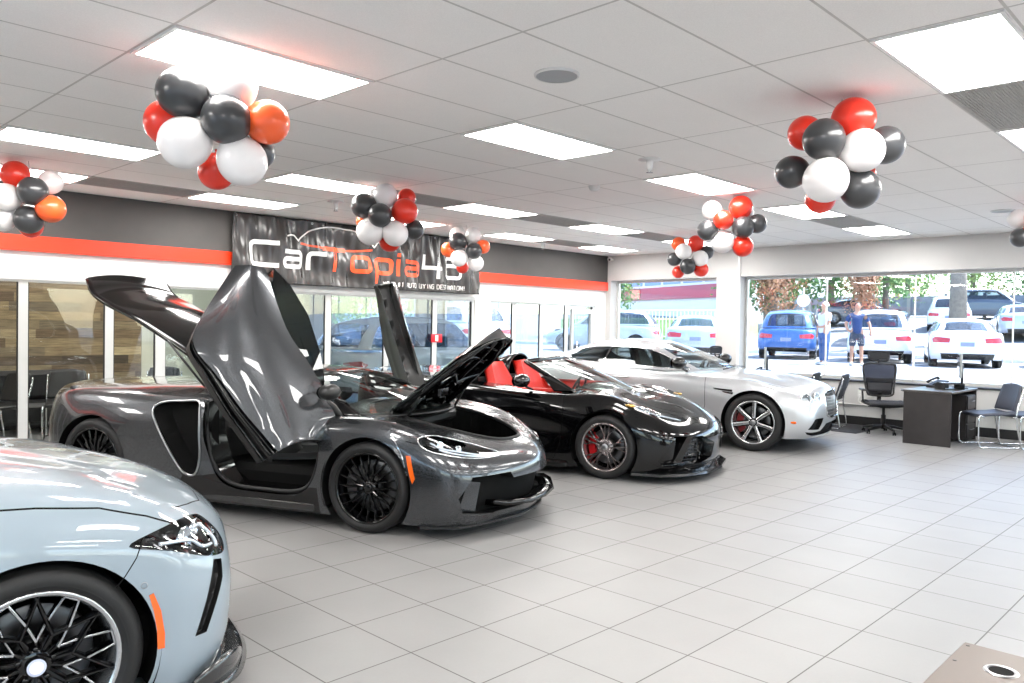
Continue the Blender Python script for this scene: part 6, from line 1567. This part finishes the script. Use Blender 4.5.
    for x_ in (xa, xb):
        for sg in (-1, 1):
            mb = MB(); y0 = .90*sg; mb.lathe([(.20, y0), (.30, y0+.01*sg), (.33, y0-.01*sg), (.335, y0-.06*sg), (.335, y0-.2*sg), (.2, y0-.2*sg)], 24, 'y', (x_, 0, .335)); o = mb.build('tyre', M['rubber'], root)
            mb = MB()
            for k in range(5): bar(mb, pol(.03, k*1.2566), pol(.195, k*1.2566), .05, .04, (.895)*sg, .86*sg)
            mb.lathe([(.205, y0), (.20, .85*sg), (.19, .80*sg), (.02, .80*sg)], 20, 'y'); q = mb.build('wheel_rim', M['satin'], root); q.location = (x_, 0, .335)
    bx((-.035, -.17, .60), (-.015, .17, .72), .004).build('number_plate', M['plate'], root)
    bx((.3, -.70, .25), (L-.4, .70, .85), .1).build('cabin_floor', M['dark'], root)
    return root
outdoor_car('sedan', (24.6, 6.25, .55), 19, 'saloon', 'p_white', 'white sedan seen from behind, parked nearest the right window')
outdoor_car('suv', (25.1, 8.75, .55), 21, 'suv', 'p_white', 'white SUV seen from behind, just right of the man in the blue shirt')
outdoor_car('suv', (25.0, 11.7, .55), 20, 'suv', 'p_blue', 'blue SUV with red tail lights behind the left part of the big window')
outdoor_car('sedan', (25.0, 3.35, .55), 18, 'saloon', 'p_sil2', 'pale sedan at the right edge of the big window')
outdoor_car('sedan', (21.4, 12.9, .55), 30, 'saloon', 'p_sil2', 'pale sedan seen from behind through the far left window')
outdoor_car('suv', (26.6, 17.6, .55), 118, 'suv', 'p_sil2', 'silver SUV in side view at the left of the far left window')
outdoor_car('sedan', (43.0, 18.4, gz(44)), -65, 'saloon', 'p_slate', 'dark slate sedan parked side-on in the back row')
outdoor_car('suv', (40.2, 11.0, gz(41)), 15, 'suv', 'p_white', 'white SUV in the back row left of the tree trunk')
outdoor_car('suv', (48.8, 13.6, gz(49)), -70, 'suv', 'p_slate', 'dark SUV parked side-on behind the tree trunk')
outdoor_car('sedan', (36.5, 7.2, gz(38)), 18, 'saloon', 'p_sil2', 'silver sedan in the middle row right of the tree trunk')
outdoor_car('suv', (42.8, 6.4, gz(44.5)), 20, 'suv', 'p_slate', 'dark SUV at the far right of the back row')
outdoor_car('sedan', (33.2, 11.9, gz(35)), 20, 'saloon', 'p_slate', 'grey-green sedan in the middle row between the two white cars')
outdoor_car('suv', (8.0, 12.35, 0), 4, 'suv', 'p_white', 'white SUV parked inside the glazed annex behind the left partition', grp='car in the annex')
outdoor_car('suv', (11.0, 23, .1), 100, 'suv', 'p_blue', 'blue SUV outside the annex windows', grp='cars outside the annex')
outdoor_car('sedan', (7.4, 21, .1), 95, 'saloon', 'p_sil2', 'pale sedan outside the annex windows', grp='cars outside the annex')
# trees, hedge, fence, buildings
M['leaf1'] = mat('green leaves', '#a9c076', .7, noise=.6, nscale=1.5); M['leaf2'] = mat('deep green leaves', '#6b9158', .7, noise=.6, nscale=1.5); M['leaf3'] = mat('rust leaves', '#b98a6c', .7, noise=.6, nscale=1.5); M['bark'] = mat('pale bark', '#837a6f', .9, noise=.4, nscale=8, bump=.5, bscale=20)
def tree(x, y, z, h, rad, lm, label, th=.18, crown=True, seed=1):
    rnd = random.Random(seed); t = thing('tree', (x, y, z), 0, label, 'tree')
    mb = MB(); mb.tube([(0, 0, 0), (.1, .05, h*.35), (.0, .1, h*.7), (.05, .0, h*.9)], [th*1.2, th, th*.75, th*.3], 10)
    for k in range(5):
        a_ = k*1.3; z_ = h*(.45+.09*k); mb.tube([(0, .05, z_), (rad*.35*math.cos(a_), rad*.35*math.sin(a_), z_+h*.12), (rad*.7*math.cos(a_), rad*.7*math.sin(a_), z_+h*.18)], [th*.5, th*.3, th*.1], 6)
    mb.build('trunk', M['bark'], t)
    if crown:
        lb = MB()
        for k in range(3200):
            v = Vector((rnd.gauss(0, 1), rnd.gauss(0, 1), rnd.gauss(0, 1))).normalized()*(rnd.random()**.33)
            lump = .75+.35*math.sin(v.x*5+seed)*math.cos(v.y*4)+.15*math.sin(v.z*7)
            c = Vector((v.x*rad*lump, v.y*rad*lump, h*.52+v.z*h*.42*lump)); s_ = rnd.uniform(.10, .22)*rad*.17+.05
            a = Vector((rnd.gauss(0, 1), rnd.gauss(0, 1), rnd.gauss(0, 1))).normalized(); b = a.cross(v).normalized() if a.cross(v).length > .01 else a.orthogonal()
            lb.add([(c+a*s_)[:], (c+b*s_*.6)[:], (c-a*s_)[:], (c-b*s_*.6)[:]], [(0, 1, 2, 3)])
        lb.build('foliage', M[lm], t, fixn=False)
    return t
k = 0
for (x, y, h, r_, lm, lab) in ((39, 19.3, 7, 3.4, 'leaf2', 'tall deep green tree at the left end of the big window'), (37.5, 18.2, 5.5, 1.9, 'leaf3', 'rust-leaved tree behind the blue SUV'), (44, 20.3, 8, 3.6, 'leaf1', 'light green tree behind the blue SUV, farthest left'),
      (43, 17.6, 7.5, 3.2, 'leaf2', 'deep green tree behind the two standing people'), (46, 15.8, 7, 2.8, 'leaf2', 'dark green tree behind the white SUV'), (41, 15.2, 4.6, 1.1, 'leaf3', 'small orange-leaved tree right of the blue-shirted man'), (58, 18.5, 8, 3.6, 'leaf1', 'bright green tree beyond the fence, left of the trunk'), (60, 15.0, 8, 3.6, 'leaf1', 'bright green tree beyond the fence near the trunk'),
      (60, 11.5, 8, 3.6, 'leaf2', 'green tree beyond the fence right of the trunk'), (56, 9.2, 7, 2.4, 'leaf3', 'rust-coloured tree beyond the dark SUV'), (62, 20.5, 9, 4.0, 'leaf1', 'bright green tree far behind the fence, leftmost'), (61, 7.5, 8, 3.6, 'leaf1', 'bright green tree at the right edge of the window'),
      (36, 27, 6.5, 2.4, 'leaf2', 'small tree behind the silver SUV in the far left window')):
    k += 1; tree(x, y, gz(x), h, r_*.88, lm, lab, .16, True, k)
tree(34.6, 9.15, gz(34.6), 9, 2.0, 'leaf1', 'thick pale tree trunk standing right behind the white sedan', .29, False, 50)
t = thing('fence', (50.5, 6, gz(50.5)), 0, 'long grey slatted fence behind the back row of cars', 'fence')
mb = MB(); mb.box((-.03, 0, .1), (.03, 22, 1.25)); mb.build('fence_panel', mat('grey fence boards', '#8f949b', .8, noise=.3, nscale=4), t)
for i in range(12): bx((-.16, i*2-.08, 0), (-.03, i*2+.08, 1.4)).build('fence_post', M['vent'], t)
t = thing('railing', (32.5, 18.2, .9), 0, 'white metal picket railing outside the far left window', 'railing'); 
mb = MB(); mb.tube([(0, 0, 1.45), (0, 9, 1.45)], .03, 6); mb.tube([(0, 0, .2), (0, 9, .2)], .03, 6); mb.build('rail', M['white'], t)
for i in range(46): bx((-.012, i*.2-.012, 0), (.012, i*.2+.012, 1.45)).build('picket', M['white'], t)
tag(bx((33.2, 17.5, .85), (34.6, 28.5, 2.0), .1).build('hedge', M['leaf1']), 'low green hedge behind the white railing', 'hedge')
t = thing('shop_building', (47, 25.5, 1.6), R(-24), 'long low white building with blue upper windows and a red awning band', 'building')
bx((0, 0, 0), (8, 24, 6)).build('facade', M['white'], t)
bx((-.3, 0, 2.0), (0, 24, 2.9)).build('awning_band', mat('faded red band', '#b95a66', .6), t)
for i in range(9): bx((-.05, 1.0+i*2.6, 3.1), (-.001, 3.2+i*2.6, 3.9)).build('window', mat('blue window %d' % i, '#6f93c8', .3) if i == 0 else bpy.data.materials['blue window 0'], t)
bx((-.35, 11.2, 2.1), (-.31, 13.0, 2.8)).build('shop_sign', M['redlens'], t)
M['paneblue'] = mat('pale blue pane tone', '#8fb0cf', .6, noise=.3, nscale=.6)
t = thing('backdrop', (2, 40, .1), 0, 'pale blue warehouse added beyond the annex to blue its panes', 'building')  # made-up block; its blue stands in for reflections in the annex panes
bx((0, 0, 0), (38, 8, 9)).build('facade', M['paneblue'], t)
for i in range(6): bx((2+i*5.6, -.06, 1.6), (5.4+i*5.6, -.001, 3.4)).build('window', bpy.data.materials['blue window 0'], t)
for i, (x, y, h, r_, lm) in enumerate(((17, 26, 4.5, 1.9, 'leaf2'), (22, 31, 5, 2.2, 'leaf1'), (28, 34, 5, 2.2, 'leaf2'), (12, 31, 5, 2.0, 'leaf2'))):
    tree(x, y, .1 if x < 14 else .55, h, r_, lm, 'leafy tree added outside the annex, %s from the left' % ('second', 'third', 'rightmost', 'first')[i], .12, True, 70+i)  # trees added to bring darker tones into the annex panes
outdoor_car('sedan', (19.5, 21.0, .55), 40, 'saloon', 'p_blue', 'blue sedan added behind the narrow panes near the glass door', grp='cars outside the annex')  # this car and the next are added for the mottled pane reflections
outdoor_car('suv', (17.0, 17.4, .55), 75, 'suv', 'p_white', 'white SUV added behind the narrow panes near the glass door', grp='cars outside the annex')
# sign on post
t = thing('traffic_sign', (31.0, 13.8, .7), R(200), 'round white traffic sign on a post beyond the window', 'sign'); MB().tube([(0, 0, 0), (0, 0, 2.5)], .035, 8).build('sign_post', M['satin'], t); MB().lathe([(0, .04), (.24, .04), (.25, .05), (.24, .06), (0, .06)], 28, 'x', (0, 0, 2.0)).build('sign_disc', M['white'], t)
# ------------------------------------------------------------------ people outside
M['skin'] = mat('skin', '#b98a70', .5); M['navy'] = mat('navy shirt', '#26406f', .8); M['jeans'] = mat('blue jeans', '#3d5b8c', .85); M['paleshirt'] = mat('pale shirt', '#cfd4d8', .8); M['shorts'] = mat('dark shorts', '#39414f', .85); M['hair'] = mat('dark hair', '#2a211c', .8); M['shoe'] = mat('pale shoes', '#cfcfcf', .6); M['cap_w'] = mat('white cap', '#e9e9e9', .7)
def skin_fig(name, pts, edges, rad, mt, parent, lv=2):
    me = bpy.data.meshes.new(name); me.from_pydata(pts, edges, []); o = bpy.data.objects.new(name, me); COL.objects.link(o); o.parent = parent
    sk = o.modifiers.new('skin', 'SKIN'); sk.use_smooth_shade = True; me.materials.append(M[mt])
    for i, r_ in enumerate(rad):
        v = me.skin_vertices[0].data[i]; v.radius = r_ if isinstance(r_, tuple) else (r_, r_)
    me.skin_vertices[0].data[0].use_root = True
    s_ = o.modifiers.new('smooth', 'SUBSURF'); s_.levels = lv; s_.render_levels = lv; return o
def person(loc, rz, label, shirt, legs, short_legs, cap, arms):
    t = thing('person', loc, rz, label, 'person')
    # x forward, y left
    P = [(0, 0, .95), (0, 0, 1.12), (.0, 0, 1.32), (-.01, 0, 1.45), (.0, 0, 1.53), (.015, 0, 1.62), (.02, 0, 1.70), (.0, 0, 1.76)]
    E = [(0, 1), (1, 2), (2, 3), (3, 4), (4, 5), (5, 6), (6, 7)]; Rr = [(.15, .12), (.15, .12), (.17, .12), (.13, .09), .055, (.085, .095), (.085, .10), (.05, .06)]
    def add(p, r_, j): P.append(p); Rr.append(r_); E.append((j, len(P)-1)); return len(P)-1
    for s_ in (-1, 1):
        h = add((0, .10*s_, .90), .105, 0); k_ = add((.03*s_, .12*s_, .50), .062, h); a_ = add((.0+.03*s_, .13*s_, .09), .042, k_); f = add((.12+.03*s_, .14*s_, .04), .035, a_)
        sh_ = add((-.01, .19*s_, 1.42), .062, 3); el, wr, hd = arms[0 if s_ < 0 else 1]
        e_ = add(el, .045, sh_); w_ = add(wr, .032, e_); add(hd, .034, w_)
    skin_fig('body', P, E, Rr, 'skin', t)
    # fingers
    for s_ in (-1, 1):
        hd = Vector(arms[0 if s_ < 0 else 1][2]); wr = Vector(arms[0 if s_ < 0 else 1][1]); d_ = (hd-wr).normalized(); sd = d_.cross(Vector((1, 0, .2))).normalized()
        mb = MB()
        for k_ in range(4): b0 = hd+sd*(.018*(k_-1.5)); L_ = (.06, .07, .065, .05)[k_]; mb.tube([b0[:], (b0+d_*L_*.6)[:], (b0+d_*L_+Vector((.02, 0, 0)))[:]], [.010, .009, .007], 6)
        mb.tube([(hd-d_*.02)[:], (hd+Vector((.035, 0, -.01)))[:], (hd+Vector((.045, 0, -.035)))[:]], [.011, .010, .008], 6); mb.build('fingers', M['skin'], t)
    # clothing follows the body
    P = [(0, 0, .84), (0, 0, 1.10), (0, 0, 1.33), (-.01, 0, 1.44), (0, 0, 1.49)]; E = [(0, 1), (1, 2), (2, 3), (3, 4)]; Rr = [(.20, .165), (.18, .145), (.19, .135), (.145, .10), (.075, .075)]
    for s_ in (-1, 1):
        el = Vector(arms[0 if s_ < 0 else 1][0]); sh_ = Vector((-.01, .19*s_, 1.42)); P += [sh_[:], sh_.lerp(el, .8)[:]]; n = len(P); E += [(3, n-2), (n-2, n-1)]; Rr += [.075, .066]
    skin_fig('shirt', P, E, Rr, shirt, t)
    P = [(0, 0, 1.04), (0, 0, .90)]; E = [(0, 1)]; Rr = [(.165, .135), (.165, .13)]
    for s_ in (-1, 1):
        P += [(0, .10*s_, .86), (.03*s_, .12*s_, .52 if short_legs else .50)]; n = len(P); E += [(1, n-2), (n-2, n-1)]; Rr += [.13, .09]
        if not short_legs: P.append((.03*s_, .13*s_, .10)); Rr.append(.062); E.append((n-1, n))
    skin_fig('trousers', P, E, Rr, legs, t)
    for s_ in (-1, 1):
        mb = MB(); mb.ball((.07+.03*s_, .14*s_, .045), (.14, .05, .045), 14, 8); mb.build('shoe', M['shoe'], t)
    mb = MB(); mb.grid(lambda u, v: (-.01+.105*math.sin(math.pi*.5*v)*math.cos(2*math.pi*u)-.012, .098*math.sin(math.pi*.5*v)*math.sin(2*math.pi*u), 1.67+.13*math.cos(math.pi*.5*v)), 20, 8)
    if cap: mb.grid(lambda u, v: (.07+.09*v, (2*u-1)*.07*(1-.3*v), 1.69-.01*v), 6, 4)
    mb.build('cap' if cap else 'hair', M['cap_w' if cap else 'hair'], t)
    fb = MB(); fb.ball((.103, 0, 1.645), (.018, .012, .022), 8, 6); [fb.ball((.088, .032*s_, 1.675), .010, 8, 6) for s_ in (-1, 1)]; fb.ball((.095, 0, 1.60), (.008, .025, .007), 8, 6); [fb.ball((.0, .092*s_, 1.655), (.018, .01, .028), 8, 6) for s_ in (-1, 1)]
    fb.build('face_features', M['skin'], t); return t
person((22.9, 8.62, .55), R(205), 'standing man in a navy shirt with hands near his waist, outside the big window', 'navy', 'shorts', True, False,
       [((.02, -.30, 1.17), (.14, -.26, 1.02), (.19, -.20, .98)), ((.02, .32, 1.17), (.12, .34, .98), (.14, .34, .91))])
person((22.3, 9.30, .55), R(150), 'person in a pale shirt, white cap and blue jeans left of the navy-shirted man', 'paleshirt', 'jeans', False, True,
       [((-.03, -.26, 1.15), (.02, -.27, .92), (.03, -.27, .84)), ((.05, .25, 1.17), (.20, .18, 1.08), (.27, .14, 1.08))])
